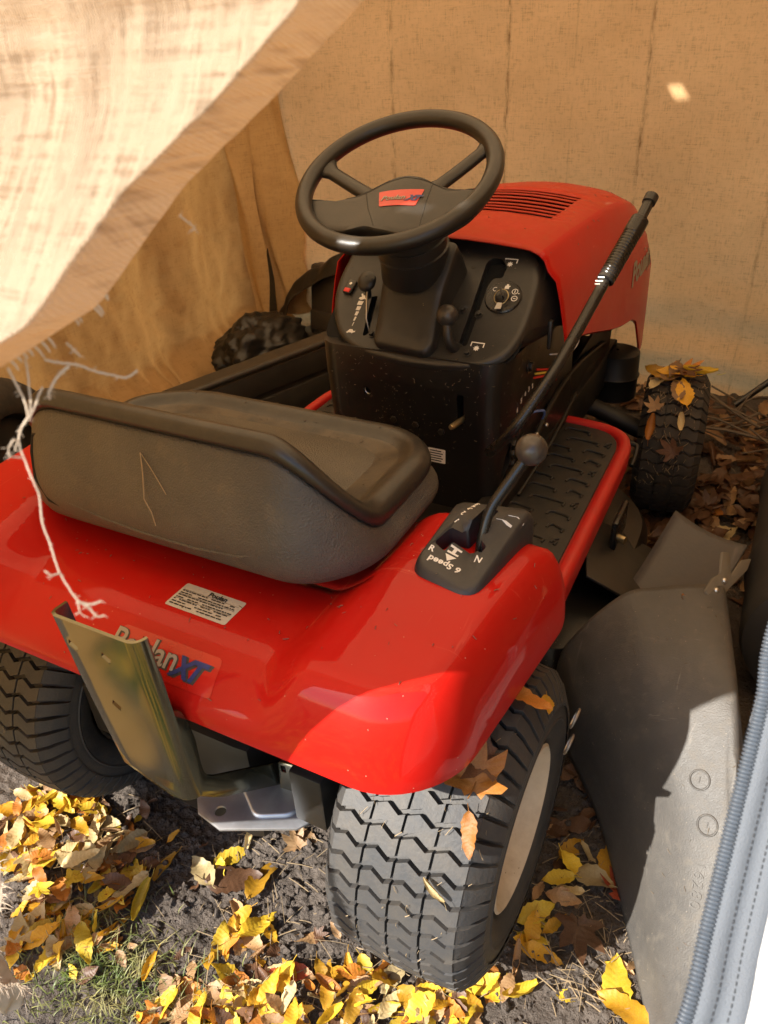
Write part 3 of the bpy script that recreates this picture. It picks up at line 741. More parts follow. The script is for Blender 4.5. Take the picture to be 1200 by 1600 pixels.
# --- rear tyres with moulded tread
def tyre_mb(Rr, hw, rim, pitch_n, nk, zig, lug_drop, side):
    mb = MB(); c = Rr - .011; prof = []
    for a, r_ in ((hw * .86, rim - .006), (hw * 1.06, rim + .002), (side * .93, rim + .012), (side, rim + .040), (side, Rr - .062), (side * .97, Rr - .045), (hw * 1.05, Rr - .026), (hw * .96, c - .003), (hw * .5, c)):
        prof.append((a, r_))
    prof = prof + [(0, c + .001)] + [(-a, r_) for a, r_ in prof[::-1]]
    mb.lathe(prof, (0, 0, 0), (0, 1, 0), (0, 0, 1), (1, 0, 0), 96)
    def P(u_, v_, r_): a = v_ / Rr; return V((u_, -r_ * math.cos(a), r_ * math.sin(a)))
    circ_ = 2 * math.pi * Rr; p = circ_ / pitch_n; gap = p * .155; nt_ = .0034
    knots = [-hw + 2 * hw * k / nk for k in range(nk + 1)]
    zg = [zig * (1 if k % 2 else -1) for k in range(nk + 1)]
    top = lambda u_: Rr - .006 * (u_ / hw) ** 2
    def block(us_, zs_, tops, bots, j):
        lo = [(u_, j * p + z_ + gap / 2) for u_, z_ in zip(us_, zs_)]; hi = [(u_, (j + 1) * p + z_ - gap / 2) for u_, z_ in zip(us_, zs_)]
        n = len(us_); e = .0013; vs = []
        for (u_, v_), t_ in zip(lo, tops): vs.append(P(u_, v_ + e, t_))
        for (u_, v_), t_ in zip(hi, tops): vs.append(P(u_, v_ - e, t_))
        for (u_, v_), b_ in zip(lo, bots): vs.append(P(u_, v_, b_))
        for (u_, v_), b_ in zip(hi, bots): vs.append(P(u_, v_, b_))
        fs = []
        for k in range(n - 1):
            fs += [[k, k + 1, n + k + 1, n + k], [2 * n + k, 2 * n + k + 1, k + 1, k], [n + k, n + k + 1, 3 * n + k + 1, 3 * n + k]]
        fs += [[0, n, 3 * n, 2 * n], [n - 1, 2 * n - 1 - 0, 4 * n - 1, 3 * n - 1]]
        mb.add(vs, fs)
    nb = nk // 2; P_ = 2 * hw / nb; flat = P_ * .59
    for j in range(pitch_n):
        for k in range(nb):
            a0 = -hw + P_ * k; e0 = -.2 * zig
            us_ = [a0 + (nt_ / 2 if k else 0), a0 + flat * .6, a0 + P_ - flat * .4, a0 + P_ - (nt_ / 2 if k + 1 < nb else 0)]; zs_ = [e0, zig, -zig, e0]
            block(us_, zs_, [top(u_) for u_ in us_], [c - .003] * 4, j)
        for sgn in (-1, 1):            # shoulder lugs run down the sidewall
            us_ = [sgn * hw * 1.0, sgn * (hw + .45 * (side - hw)), sgn * side * 1.003]; zs_ = [-.2 * zig, -.2 * zig - .001, -.2 * zig - .002]
            if sgn < 0: us_, zs_ = us_[::-1], zs_[::-1]
            tp = [top(hw) - .001, Rr - .018, Rr - lug_drop]; bt = [c - .008, Rr - .033, Rr - lug_drop - .006]
            if sgn < 0: tp, bt = tp[::-1], bt[::-1]
            block(us_, zs_, tp, bt, j)
    for a in (1, -1):
        mb.lathe([(a * side * 1.0, Rr - .066), (a * (side + .0016), Rr - .068), (a * side, Rr - .071)], (0, 0, 0), (0, 1, 0), (0, 0, 1), (1, 0, 0), 72)
    return mb
def rim_mb(rad, w_, dish):
    mb = MB()
    for sgn in (1, -1):
        prof = [(w_ + .004, rad + .004), (w_ + .006, rad), (w_ + .002, rad - .005), (w_ - .012, rad - .010), (w_ - .030, rad - .016), (w_ - dish, rad - .026), (w_ - dish - .002, rad * .5), (w_ - dish + .012, rad * .36), (w_ - dish + .014, .018)]
        mb.lathe([(a * sgn, r_) for a, r_ in prof], (0, 0, 0), (0, 1, 0), (0, 0, 1), (1, 0, 0), 56)
    return mb
WZ = .2225
def wheel(x, y, z, tm, rm, rot=0, tmat='rubber', rmat='cream', cap=True, rw=.096):
    w_ = bpy.data.objects.new('wheel', tm) if tm else None; col.objects.link(w_); w_.parent = T; w_.location = (x, y, z); w_.rotation_euler = (rot, 0, 0)
    r_ = bpy.data.objects.new('rim', rm); col.objects.link(r_); r_.parent = w_
    return w_, r_
tm = tyre_mb(.2225, .084, .113, 50, 8, .0050, .044, .108).build('tmp', 'rubber', None, True, 34); rt = tm.data; bpy.data.objects.remove(tm)
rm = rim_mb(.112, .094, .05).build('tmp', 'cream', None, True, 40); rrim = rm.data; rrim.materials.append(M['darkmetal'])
for f in rrim.polygons: f.material_index = 1 if f.center.x < 0 else 0  # inner half coloured black to stand for the shadow inside the wheel
bpy.data.objects.remove(rm)
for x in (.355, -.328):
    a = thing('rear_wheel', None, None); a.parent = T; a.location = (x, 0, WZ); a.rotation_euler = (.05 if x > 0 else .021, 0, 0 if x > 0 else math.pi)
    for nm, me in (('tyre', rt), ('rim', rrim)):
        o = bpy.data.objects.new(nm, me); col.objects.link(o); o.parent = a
    mb = MB(); mb.tube([(.05, 0, 0), (.062, 0, 0)], .016, 14); mb.build('axle_cap', 'darkmetal', a)
tm = tyre_mb(.190, .060, .078, 40, 6, .0042, .034, .076).build('tmp', 'rubber_old', None, True, 34); ft = tm.data; bpy.data.objects.remove(tm)
rm = rim_mb(.077, .064, .03).build('tmp', 'cream', None, True, 40); frim = rm.data; bpy.data.objects.remove(rm)
for x in (.418, -.39):
    a = thing('front_wheel', None, None); a.parent = T; a.location = (x, 1.278, .188); a.rotation_euler = (0, 0, R(7))
    for nm, me in (('tyre', ft), ('rim', frim)):
        o = bpy.data.objects.new(nm, me); col.objects.link(o); o.parent = a
mb = MB(); mb.tube([(-.33, 1.278, .20), (-.2, 1.27, .25), (.015, 1.265, .27), (.22, 1.27, .25), (.35, 1.278, .20)], .024, 12); mb.tube([(.30, 1.20, .21), (.05, 1.12, .24), (-.28, 1.2, .21)], .009, 8); mb.build('front_axle', 'darkmetal', T)

# --- seat
SHX, SYF, SYB = .242, .252, -.062
def seat_plan(n=120):
    """outline by equal steps, starting at the middle of the back and going round by the right"""
    x1, y0, y1 = SHX, SYB, SYF; rb, rf = .082, .105; raw = []
    def arc(cx, cy, r_, a0, a1, k):
        for i in range(k): a = R(a0 + (a1 - a0) * i / k); raw.append(V((cx + r_ * math.cos(a), cy + r_ * math.sin(a), 0)))
    def seg(a, b, k):
        for i in range(k): raw.append(V((a[0] + (b[0] - a[0]) * i / k, a[1] + (b[1] - a[1]) * i / k, 0)))
    seg((0, y0), (x1 - rb, y0), 20); arc(x1 - rb, y0 + rb, rb, -90, 0, 20); seg((x1, y0 + rb), (x1, y1 - rf), 10); arc(x1 - rf, y1 - rf, rf, 0, 90, 20)
    seg((x1 - rf, y1), (-x1 + rf, y1), 40); arc(-x1 + rf, y1 - rf, rf, 90, 180, 20); seg((-x1, y1 - rf), (-x1, y0 + rb), 10); arc(-x1 + rb, y0 + rb, rb, 180, 270, 20); seg((-x1 + rb, y0), (0, y0), 20)
    L_ = [0]; m = len(raw)
    for i in range(m): L_.append(L_[-1] + (raw[(i + 1) % m] - raw[i]).length)
    out = []; j = 0
    for k in range(n):
        s_ = L_[-1] * k / n
        while L_[j + 1] < s_: j += 1
        f = (s_ - L_[j]) / (L_[j + 1] - L_[j]); out.append(raw[j].lerp(raw[(j + 1) % m], f))
    return out, L_[-1]
SP, SLEN = seat_plan()
for _p in SP:
    if _p.x < 0: _p.x *= 1.19
SN = len(SP)
def seat_hi(k):
    """1 on the backrest, 0 along the sides and the front"""
    s_ = SLEN * k / SN; s_ = min(s_, SLEN - s_)
    return 1 - smoothstep(.150, .315, s_)
def out_n(k):
    t = (SP[(k + 1) % SN] - SP[k - 1]).normalized(); return V((t.y, -t.x, 0))
def rim_z(k):
    h = seat_hi(k); f = smoothstep(.1, .25, SP[k].y) * (1 - h)
    return .664 + (.786 - .664) * h + .004 * f - .010 * f * f
def ring(off, zf, back_off=0):
    out = []
    for k in range(SN):
        p = SP[k] + out_n(k) * off; h = seat_hi(k)
        z = zf(k, h); tp = (1 - .03 * smoothstep(.78, .60, z) * smoothstep(-.10, -.24, p.x)) if back_off or z < .6 else 1
        out.append(V((p.x * tp, p.y - back_off * h, z)))
    return out
seat = thing('seat', None, None); seat.parent = T
mb = MB()
mb.loft([ring(-.018, lambda k, h: rim_z(k) - .016), ring(-.002, lambda k, h: rim_z(k) - .020 - .004 * (1 - h)), ring(.0, lambda k, h: rim_z(k) - .026 - .004 * (1 - h)),
         ring(.006, lambda k, h: (rim_z(k) - .03) * .72 + .610 * .28, .010), ring(.012, lambda k, h: (rim_z(k) - .03) * .42 + .608 * .58, .018), ring(.012, lambda k, h: (rim_z(k) - .03) * .18 + .608 * .82 - .003, .020),
         ring(.002, lambda k, h: .6085, .014), ring(-.018, lambda k, h: .598, .004), ring(-.045, lambda k, h: .592), ring(-.085, lambda k, h: .590)], True, False, True)
sh = mb.build('seat_shell', 'seat_shell', seat, True, 60)
mod(sh, 'SUBSURF', levels=1, render_levels=1)
mb = MB()
def rr2(k): h = seat_hi(k); return .0135 * h + .020 * (1 - h)
def rimring(a):
    aa = R(a); out = []
    for k in range(SN):
        r_ = rr2(k); p = SP[k] + out_n(k) * (-r_ + .003 + r_ * math.cos(aa)); out.append(V((p.x, p.y, rim_z(k) - r_ * .55 + r_ * math.sin(aa) * 1.0)))
    return out
rg = [rimring(a) for a in (-70, -40, -10, 18, 45, 70, 95, 118, 140)]
def inner(off, base, follow, side):
    return ring(off, lambda k, h: base + (rim_z(k) - .664) * follow + side * (1 - h))
rg += [inner(-.040, .655, .93, .006), inner(-.056, .652, .72, .007), inner(-.074, .651, .42, .004), inner(-.094, .653, .16, .0), inner(-.116, .655, .03, -.002), inner(-.14, .655, 0, -.003), inner(-.152, .654, 0, -.003)]
last = rg[-1]; mid = V((0, .10, .652))
# shrinking rings towards the middle of the cushion
for f in (.6, .3): rg.append([mid.lerp(p, f) for p in last])
mb.loft(rg, True, False, True)
cu = mb.build('seat_cushion', 'seat_vinyl', seat, True, 80); cu.data.materials.append(M['seat_rim'])
for f in cu.data.polygons:
    if f.index < SN * 9: f.material_index = 1
mod(cu, 'SUBSURF', levels=1, render_levels=1)
# groove's shade drawn as a black tube, and boss on the shell's back
SB = bvh_of(sh)
def on_back(x, z): 
    h = SB.ray_cast(V((x, -.4, z)), V((0, 1, 0))); return h[0] if h[0] else V((x, -.085, z))
mb = MB()
mb.tube([on_back(x, z) + V((0, .0012, 0)) for x, z in ((-.206, .732), (-.226, .722), (-.232, .698), (-.222, .668), (-.195, .645), (-.15, .632))], [.001, .0032, .0042, .0042, .003, .0008], 8)
mb.build('groove_shade', 'recess_shade', sh)
mb = MB(); mb.tube([on_back(x, z) + V((0, .0004, 0)) for x, z in ((-.16, .652), (-.10, .642), (-.03, .637), (.05, .637), (.12, .645), (.16, .66))], [.0008, .002, .0022, .0022, .002, .0006], 8)
mb.build('moulded_rib', 'seat_shell', sh)
mb = MB(); mb.tube([V((-.0255, -.1386, .7455)) * 0 + on_back(-.0255, .742) + V((0, -.002, 0)), on_back(-.02, .72) + V((0, -.003, 0)), on_back(-.016, .69) + V((0, -.005, 0)), on_back(-.006, .675) + V((0, -.004, 0)), on_back(.0, .66) + V((0, -.006, 0))], .0008, 5)
mb.tube([on_back(-.0255, .742) + V((0, -.002, 0)), on_back(-.008, .727) + V((0, -.0025, 0)), on_back(.015, .70) + V((0, -.001, 0))], .0005, 5)
tag(mb.build('grass_straw', 'twig', None), 'thin bent dry grass stalk stuck to the back of the seat', 'straw')
for x in (.165, -.165):
    mb = MB(); mb.tube([(x, .06, .574), (x, .06, .600)], .016, 14); mb.build('seat_spring', 'darkmetal', seat)
mb = MB(); mb.box((0, .06, .583), (.16, .20, .014), bev=.003); mb.build('seat_bracket', 'black_paint', seat)

# --- gear console on the right fender
con = [(.293, -.006), (.382, -.028), (.404, .140), (.305, .112)]
poly = round_poly([(p[0] - .345, p[1] - .06) for p in con], [.022, .026, .02, .014], 6)
mbc = MB(); n = len(poly)
def con_ring(s_, z0, k): 
    return [V((.345 + p[0] * s_, .06 + p[1] * s_, z0 + k * ((p[1] + .06) * .21 - .05 * (p[0]) - .22 * max(0, p[1] - .055)))) for p in poly]
mbc.loft([con_ring(1.0, .572, .0), con_ring(1.0, .604, .8), con_ring(.985, .614, 1), con_ring(.95, .6215, 1), con_ring(.895, .6265, 1), con_ring(.83, .629, 1), con_ring(.5, .631, 1), con_ring(.15, .632, 1)], True, False, True)
console = mbc.build('gear_console', 'console', T, True, 50)
CU = V((.985, -.10, -.04)).normalized(); CW = V((.10, .96, .2)).normalized(); CW = (CW - CU * CW.dot(CU)).normalized(); CN = CU.cross(CW); CO = V((.3465, .049, .632))
cutm = MB()
cutm.prism(round_poly([(-.036, -.017), (-.020, -.022), (-.018, -.005), (-.004, -.004), (.020, -.006), (.022, .006), (.012, .008), (.010, .062), (-.006, .060), (-.006, .012), (-.030, .010)], .004, 3), CO - CN * .03, CU, CW, CN, .06)
cut(console, cutm, 50)
mb = MB(); mb.prism(round_poly([(-.04, -.026), (.024, -.026), (.024, .066), (-.04, .066)], .004, 3), CO - CN * .026, CU, CW, CN, .002); mb.build('gate_plate', 'red_rail', console, False)
CB = bvh_of(console)
def ctxt(body, size, u_, w_, rot, m='white', **k):
    a = R(rot); U_ = CU * math.cos(a) + CW * math.sin(a); W_ = CW * math.cos(a) - CU * math.sin(a)
    return decal('lettering', text_data(body, size, **k), CO + CU * u_ + CW * w_, U_, W_, m, console, CB, .0005)
ctxt('6 Speed', .0125, -.010, -.0395, 180, bold=.0004, space=1.05)
ctxt('R', .0115, -.034, -.0265, 0, bold=.0003); ctxt('N', .0115, .021, -.0150, 0, bold=.0003)
for body, u_, w_ in (('1', -.026, .022), ('2', -.0235, .034), ('3', -.0205, .045), ('4', -.0195, .053), ('5', -.0185, .060)): ctxt(body, .0085, u_, w_, 150, bold=.0003)
decal('arrow_mark', poly_data([(-.007, .004), (.007, .004), (0, -.006)]), CO + CU * -.010 + CW * -.0275, CU, CW, 'white', console, CB, .0005)
decal('gate_mark', ([V(p + (0,)) for p in ((-.002, -.006), (.002, -.006), (.002, .006), (-.002, .006), (-.007, .003), (.007, .003), (.007, .006), (-.007, .006), (-.007, -.006), (.007, -.006), (.007, -.003), (-.007, -.003))], [[0, 1, 2, 3], [4, 5, 6, 7], [8, 9, 10, 11]]), CO + CU * -.010 + CW * -.0145, CU, CW, 'white', console, CB, .0005)
for k, (u_, w_) in enumerate(((.024, .046), (.033, .060))): decal('speed_mark', poly_data([(-.010, -.0012), (.010, -.0016), (.010, .0022), (.002, .0026), (-.002, .001)]), CO + CU * u_ + CW * w_, CU, CW, 'white', console, CB, .0006)
lev = thing('gear_lever', None, None); lev.parent = T
mb = MB(); mb.tube(crom([(.356, .058, .602), (.358, .066, .640), (.3625, .080, .672), (.378, .100, .704), (.3895, .114, .726)], 5), .0062, 12); mb.build('lever_rod', 'black_gloss', lev)
M['knob'] = plain('knob_plastic', (.035, .031, .028), .30, dust=.5, dustc=(.13, .105, .08), nscale=30)
def ball(name, c, r_, m, parent):
    bm = bmesh.new(); bmesh.ops.create_uvsphere(bm, u_segments=28, v_segments=18, radius=r_); mb = MB(); mb.bm(bm, Matrix.Translation(V(c))); return mb.build(name, m, parent, True, 180)
ball('knob', (.3945, .1205, .736), .0188, 'knob', lev)

# --- foot rests
def foot_poly(mx):
    p = round_poly([(.392, .345), (.384, .965), (.183, .985), (.205, .345)], [.012, .105, .020, .01], 10)
    return [(a * mx, b) for a, b in p]
for mx in (1, -1):
    fr_ = thing('foot_rest', None, None); fr_.parent = T
    P_ = foot_poly(mx); mb = MB()
    mb.prism(P_, (0, 0, .336), (1, 0, 0), (0, 1, 0), (0, 0, 1), .012, .003)
    mb.build('plate', 'red_rail', fr_, True, 35)
    rail = [V((a, b, .350)) for a, b in P_]; c = V((.29 * mx, .66, .350))
    rail = [p + V((0.010 if (c.x - p.x) > 0 else -.010, .010 if c.y > p.y else -.010, 0)) for p in rail]
    lo = [p for p in rail]
    mb = MB()
    prof = [(-.012, -.045), (-.015, -.004), (-.012, .006), (-.004, .0105), (.006, .009), (.012, .003), (.013, -.006)]
    m_ = len(P_); rg = []
    for i in range(m_):
        a = V((P_[i - 1][0], P_[i - 1][1], 0)); b = V((P_[(i + 1) % m_][0], P_[(i + 1) % m_][1], 0)); t = (b - a).normalized(); n_ = V((t.y, -t.x, 0)) * mx
        rg.append([V((P_[i][0], P_[i][1], .352)) + n_ * -(o_ + .012) * 1.0 + V((0, 0, z_)) for o_, z_ in prof])
    mb.loft(rg, False, True); mb.build('rail', 'red_rail', fr_, True, 60)
    ins = round_poly([(.364, .36), (.357, .944), (.203, .960), (.222, .36)], [.01, .085, .012, .01], 8)
    mb = MB(); mb.prism([(a * mx, b) for a, b in ins], (0, 0, .348), (1, 0, 0), (0, 1, 0), (0, 0, 1), .005, .0015)
    mt = mb.build('mat', 'mat', fr_, True, 35)
    mb = MB()
    for k in range(13):
        y = .925 - k * .0435; off = (0, .03, -.02)[k % 3]
        for x0, x1 in ((.232 + off * .6, .292 + off), (.312 + off * .7, .345)):
            if k == 0 and x1 > .33: continue
            mb.tube([(x0 * mx, y - .010, .3535), (x0 * mx + .003 * mx, y, .3545), (x0 * mx + .010 * mx, y + .003, .355), (x1 * mx - .01 * mx, y - .003, .355), (x1 * mx - .002 * mx, y - .008, .3545), (x1 * mx - .004 * mx, y - .016, .3535)], .0028, 7)
    mb.build('tread_ridge', 'mat', mt)

# --- steering wheel
st_ = .4637; WO = V((0, .5792, .9347)); WU = V((1, 0, 0)); WV = V((0, math.cos(st_), math.sin(st_))); WN = WU.cross(WV)
sw = thing('steering_wheel', None, None); sw.parent = T
mb = MB()
rr_ = .0148; ring_pts = []
rgs = []
for i in range(96):
    a = 2 * math.pi * i / 96; c = WO + WU * (.1635 * math.cos(a)) + WV * (.1635 * math.sin(a)); e = WU * math.cos(a) + WV * math.sin(a)
    rgs.append([c + e * (rr_ * math.cos(2 * math.pi * j / 16)) + WN * (rr_ * .98 * math.sin(2 * math.pi * j / 16)) for j in range(16)])
mb.loft(rgs, True, True); mb.build('wheel_rim', 'wheel_black', sw, True, 180)
def wp(u_, v_, n_=0): return WO + WU * u_ + WV * v_ + WN * n_
def spoke(a, b, wa, wb, bow):
    mb = MB(); rg = []
    for i in range(13):
        t = i / 12; c = V(a).lerp(V(b), t); dr = (V(b) - V(a)).normalized(); sd = V((-dr.y, dr.x, 0)); wd = wa + (wb - wa) * t + .013 * (1 - smoothstep(0, .16, t)) + .016 * smoothstep(.86, 1, t)
        nn = -.004 + bow * math.sin(math.pi * t) - .010 * (1 - t)
        rg.append([wp(c.x + sd.x * wd * math.cos(2 * math.pi * j / 14), c.y + sd.y * wd * math.cos(2 * math.pi * j / 14), nn + .0085 * math.sin(2 * math.pi * j / 14)) for j in range(14)])
    mb.loft(rg, True, False, True); return mb.build('spoke', 'wheel_black', sw, True, 60)
spoke((-.02, -.040, 0), (-.155, .026, 0), .0135, .0125, -.002)
spoke((.062, -.012, 0), (.130, .098, 0), .0135, .0125, -.002)
# the broad lower pad with its wings
pad = [(-.158, -.055), (-.120, -.068), (-.085, -.058), (-.052, -.047), (-.028, -.030), (-.005, -.010), (.022, .0005), (.052, -.001), (.075, -.010), (.100, -.0165), (.130, -.0175), (.160, -.005),
       (.163, -.030), (.150, -.072), (.128, -.100), (.100, -.126), (.080, -.1385), (.020, -.1355), (-.004, -.1280), (-.030, -.1375), (-.055, -.1375), (-.090, -.132), (-.122, -.108), (-.146, -.078)]
pp = round_poly(pad, .012, 3)
mb = MB()
def pad_in(p, f, c=(.022, -.07)): return (c[0] + (p[0] - c[0]) * f, c[1] + (p[1] - c[1]) * f)
def pad_n(p): 
    return -.002 + .012 * math.exp(-(((p[0] - .022) / .075) ** 2)) + .010 * smoothstep(.03, -.12, p[1]) * math.exp(-(((p[0] - .022) / .11) ** 2)) * 0
rg = [[wp(p[0], p[1], -.022) for p in pp], [wp(p[0], p[1], pad_n(p) - .012) for p in pp], [wp(*pad_in(p, .985), pad_n(p) - .004) for p in pp], [wp(*pad_in(p, .95), pad_n(p) - .0005) for p in pp]]
for f in (.8, .6, .4, .2, .05): rg.append([wp(*pad_in(p, f), pad_n(pad_in(p, f))) for p in pp])
mb.loft(rg, True, False, True); hub = mb.build('horn_pad', 'wheel_black', sw, True, 50)
HB = bvh_of(hub)
def seam(pts, parent=hub):
    mb = MB(); ps = []
    for a, b in zip(pts, pts[1:]):
        for k in range(8):
            t = k / 8; q = wp(a[0] + (b[0] - a[0]) * t, a[1] + (b[1] - a[1]) * t); h = HB.ray_cast(q + WN * .1, -WN)
            if h[0]: ps.append(h[0] - WN * .0002)
    mb.tube(ps, .0010, 6); mb.build('seam', 'black_print', parent)
seam([(-.036, -.046), (-.014, -.085), (.018, -.131)]); seam([(.072, -.012), (.078, -.060), (.090, -.125)])
seam([(-.150, -.062), (-.10, -.060), (-.05, -.052), (-.01, -.022), (.022, -.008), (.06, -.010), (.10, -.024), (.155, -.012)])
bo = V((.0315, -.0585)); a = .19
def decal_w(name, data, u_, v_, m, parent=hub, off=.0006, rot=0):
    a_ = a + rot; U_ = WU * math.cos(a_) + WV * math.sin(a_); W_ = WV * math.cos(a_) - WU * math.sin(a_)
    return decal(name, data, wp(u_, v_), U_, W_, m, parent, HB, off)
badge = decal_w('badge', poly_data(round_poly([(-.0385, .019), (.0385, .019), (.030, -.019), (-.030, -.019)], .003, 3), .005), bo.x, bo.y, 'badge', hub, .0009)
decal_w('lettering', text_data('Poulan', .0150, shear=.25, bold=.0007), bo.x - .0095, bo.y - .003, 'outline_print', hub, .0013)
decal_w('lettering', text_data('Poulan', .0150, shear=.25, bold=.0001), bo.x - .0098, bo.y - .0027, 'grey_print', hub, .0017)
decal_w('lettering', text_data('XT', .0165, shear=.6, bold=.0012, space=.8), bo.x + .0225, bo.y + .0015, 'blue_print', hub, .0018)
# column boot below the wheel
mb = MB(); A0 = V((.022, .575, .905)); A1 = V((.005, .630, .770)); dr = (A1 - A0); L_ = dr.length; dr.normalize(); X_ = V((1, 0, 0)); Y_ = dr.cross(X_)
mb.lathe([(0, .030), (.006, .050), (.018, .056), (.045, .060), (.050, .0615), (.052, .0585), (.070, .0600), (.072, .0630), (.0745, .0600), (.094, .0615), (.096, .0645), (.0985, .0615), (L_, .063)], A0, X_, Y_, dr, 40)
mb.build('steering_boot', 'black_plastic', T, True, 35)

# --- dash panel
DO = V((.02, .52, .64)); da = .6288; DU = V((1, 0, 0)); DV = V((0, math.cos(da), math.sin(da))); DN = DU.cross(DV)
dash = thing('dash_panel', None, None); dash.parent = T
outl = [(-.190, .223), (-.192, .154), (-.177, .095), (-.143, .041), (-.090, .012), (-.004, .0), (.072, .0), (.141, .010), (.187, .036), (.205, .080), (.208, .143), (.200, .209), (.178, .256), (.130, .275), (.06, .283), (-.06, .283), (-.14, .270), (-.178, .250)]
op = [(p.x, p.y) for p in crom([(p[0], p[1], 0) for p in outl + outl[:1]], 5)][:-1]
def dp(u_, v_, n_=0): return DO + DU * u_ + DV * v_ + DN * n_
def dsc(p, f): return (.01 + (p[0] - .01) * f, .145 + (p[1] - .145) * f)
def back(p, k):
    q = dp(*p); e = 1.0 + .10 * k
    return V((.03 + (q.x - .03) * (1 + .12 * k), q.y + .16 * k + .02 * k * (p[1] < .1), max(.60, q.z - .05 * k) if p[1] > .1 else q.z - .02 * k))
mb = MB()
rg = [[back(p, 1.0) for p in op], [back(p, .35) for p in op], [back(p, .12) for p in op], [dp(*dsc(p, 1.005), -.010) for p in op], [dp(*dsc(p, .99), -.003) for p in op], [dp(*dsc(p, .965), 0) for p in op]]
for f in (.93, .8, .6, .4, .2, .06): rg.append([dp(*dsc(p, f), 0) for p in op])
mb.loft(rg, True, False, True)
face = mb.build('dash_face', 'black_plastic', dash, True, 50)
c = MB()
slot1 = round_poly([(-.106, .128), (-.094, .131), (-.081, .046), (-.091, .040)], .004, 3)
c.prism(slot1, dp(0, 0, -.02), DU, DV, DN, .05)
slot2 = round_poly([(.099, .048), (.115, .048), (.113, .18), (.1195, .196), (.134, .196), (.136, .222), (.120, .240), (.101, .238), (.094, .226), (.098, .12)], .006, 3)
c.prism(slot2, dp(0, 0, -.02), DU, DV, DN, .05)
cut(face, c, 50)
mb = MB(); mb.prism(rect(.39, .25, .05), dp(.01, .145, -.018), DU, DV, DN, .002); mb.build('slot_shade_plate', 'recess_shade', face, False)  # black plate added to give the shade inside the dash slots
# raised middle hump under the column
hump = round_poly([(-.077, .215), (-.064, .080), (-.058, .020), (.050, .011), (.062, .030), (.055, .10), (.066, .215)], [.02, .01, .014, .014, .01, .02, .02], 5)
mb = MB(); rg = []
for f, n_ in ((1, -.002), (1, .010), (.97, .016), (.93, .0185), (.7, .020), (.35, .021), (.05, .021)): rg.append([dp(-.004 + (p[0] + .004) * f, .11 + (p[1] - .11) * f, n_ + ((.052 * smoothstep(.03, .20, .11 + (p[1] - .11) * f) - .0) * min(1, n_ / .016) if n_ > .005 else 0)) for p in hump])
mb.loft(rg, True, False, True); mb.build('column_hump', 'black_plastic', dash, True, 50)
# throttle
th = thing('throttle_lever', None, None); th.parent = dash
mb = MB(); mb.tube([dp(-.089, .060, -.012), dp(-.094, .075, .006), dp(-.0985, .105, .024), dp(-.101, .120, .030)], .0018, 8); mb.build('throttle_wire', 'steel', th)
mb = MB(); mb.lathe([(-.022, .002), (-.020, .0062), (-.006, .0068), (0, .0105), (.004, .0165), (.010, .0185), (.016, .0165), (.019, .010), (.0195, .001)], dp(-.104, .128, .030), DU, (DN.cross(DU)).normalized(), (DN * .86 + DV * .5).normalized(), 22); mb.build('throttle_knob', 'black_plastic', th)
mb = MB(); mb.box((0, 0, 0), (.018, .030, .008), bev=.0015); o = mb.build('rocker_switch', 'black_gloss', dash); o.matrix_local = Matrix.Translation(dp(-.157, .141, .003)) @ Matrix((DU, DV, DN)).transposed().to_4x4() @ Matrix.Rotation(-.12, 4, 'Z')
mb = MB(); mb.box((0, -.0095, .0045), (.0135, .0085, .003), bev=.0008); o2 = mb.build('red_button', 'switch_red', o)
decal('print_mark', poly_data(circ(.003, 12)), (0, .006, .0045), (1, 0, 0), (0, 1, 0), 'white', o, None, .0004)
DB = bvh_of(face)
def dmark(data, u_, v_, rot=0, m='white', name='print_mark'):
    a_ = R(rot); return decal(name, data, dp(u_, v_), DU * math.cos(a_) + DV * math.sin(a_), DV * math.cos(a_) - DU * math.sin(a_), m, face, DB, .0006)
for k in range(5):
    t = k / 4; w_ = .0115 * (1 - t) + .0022 * t; dmark(poly_data([(-w_ / 2, -.0045), (w_ / 2 - .001, -.0045), (w_ / 2, .0045), (-w_ / 2 + .0005, .0045)]), -.1235 + .0035 * t, .1105 - .0475 * t, 0)
hare = [(-.009, -.004), (-.003, -.006), (.003, -.003), (.007, -.004), (.008, 0), (.003, .003), (.006, .008), (.0035, .0085), (-.001, .004), (-.005, .009), (-.0075, .007), (-.004, .001), (-.008, 0)]
turt = [(-.009, -.003), (-.007, -.001), (-.004, .004), (.002, .0045), (.005, .001), (.009, .002), (.009, -.001), (.005, -.0025), (.004, -.005), (.002, -.003), (-.004, -.003), (-.006, -.005)]
dmark(poly_data(hare), -.1215, .1235); dmark(poly_data(turt), -.1185, .0470)
def star(): 
    p = []
    for k in range(16): r_ = .0062 if k % 2 == 0 else .0034; p.append((r_ * math.cos(2 * math.pi * k / 16), r_ * math.sin(2 * math.pi * k / 16)))
    return p
def brk(h, both):
    v, f = [], []
    def q(x0, y0, x1, y1): k = len(v); v.extend([V((x0, y0, 0)), V((x1, y0, 0)), V((x1, y1, 0)), V((x0, y1, 0))]); f.append([k, k + 1, k + 2, k + 3])
    q(-.0125, .0085, .0125, .0105); q(-.0125, .001, -.0105, .0085); q(.0105, .001, .0125, .0085)
    if both: q(-.0125, -.0105, .0125, -.0085)
    return v, f
for (u_, v_), b in (((.139, .229), True), ((.134, .0475), False)): dmark(poly_data(star()), u_, v_ - .001, 0); dmark(brk(0, b), u_, v_ + .001, 0)
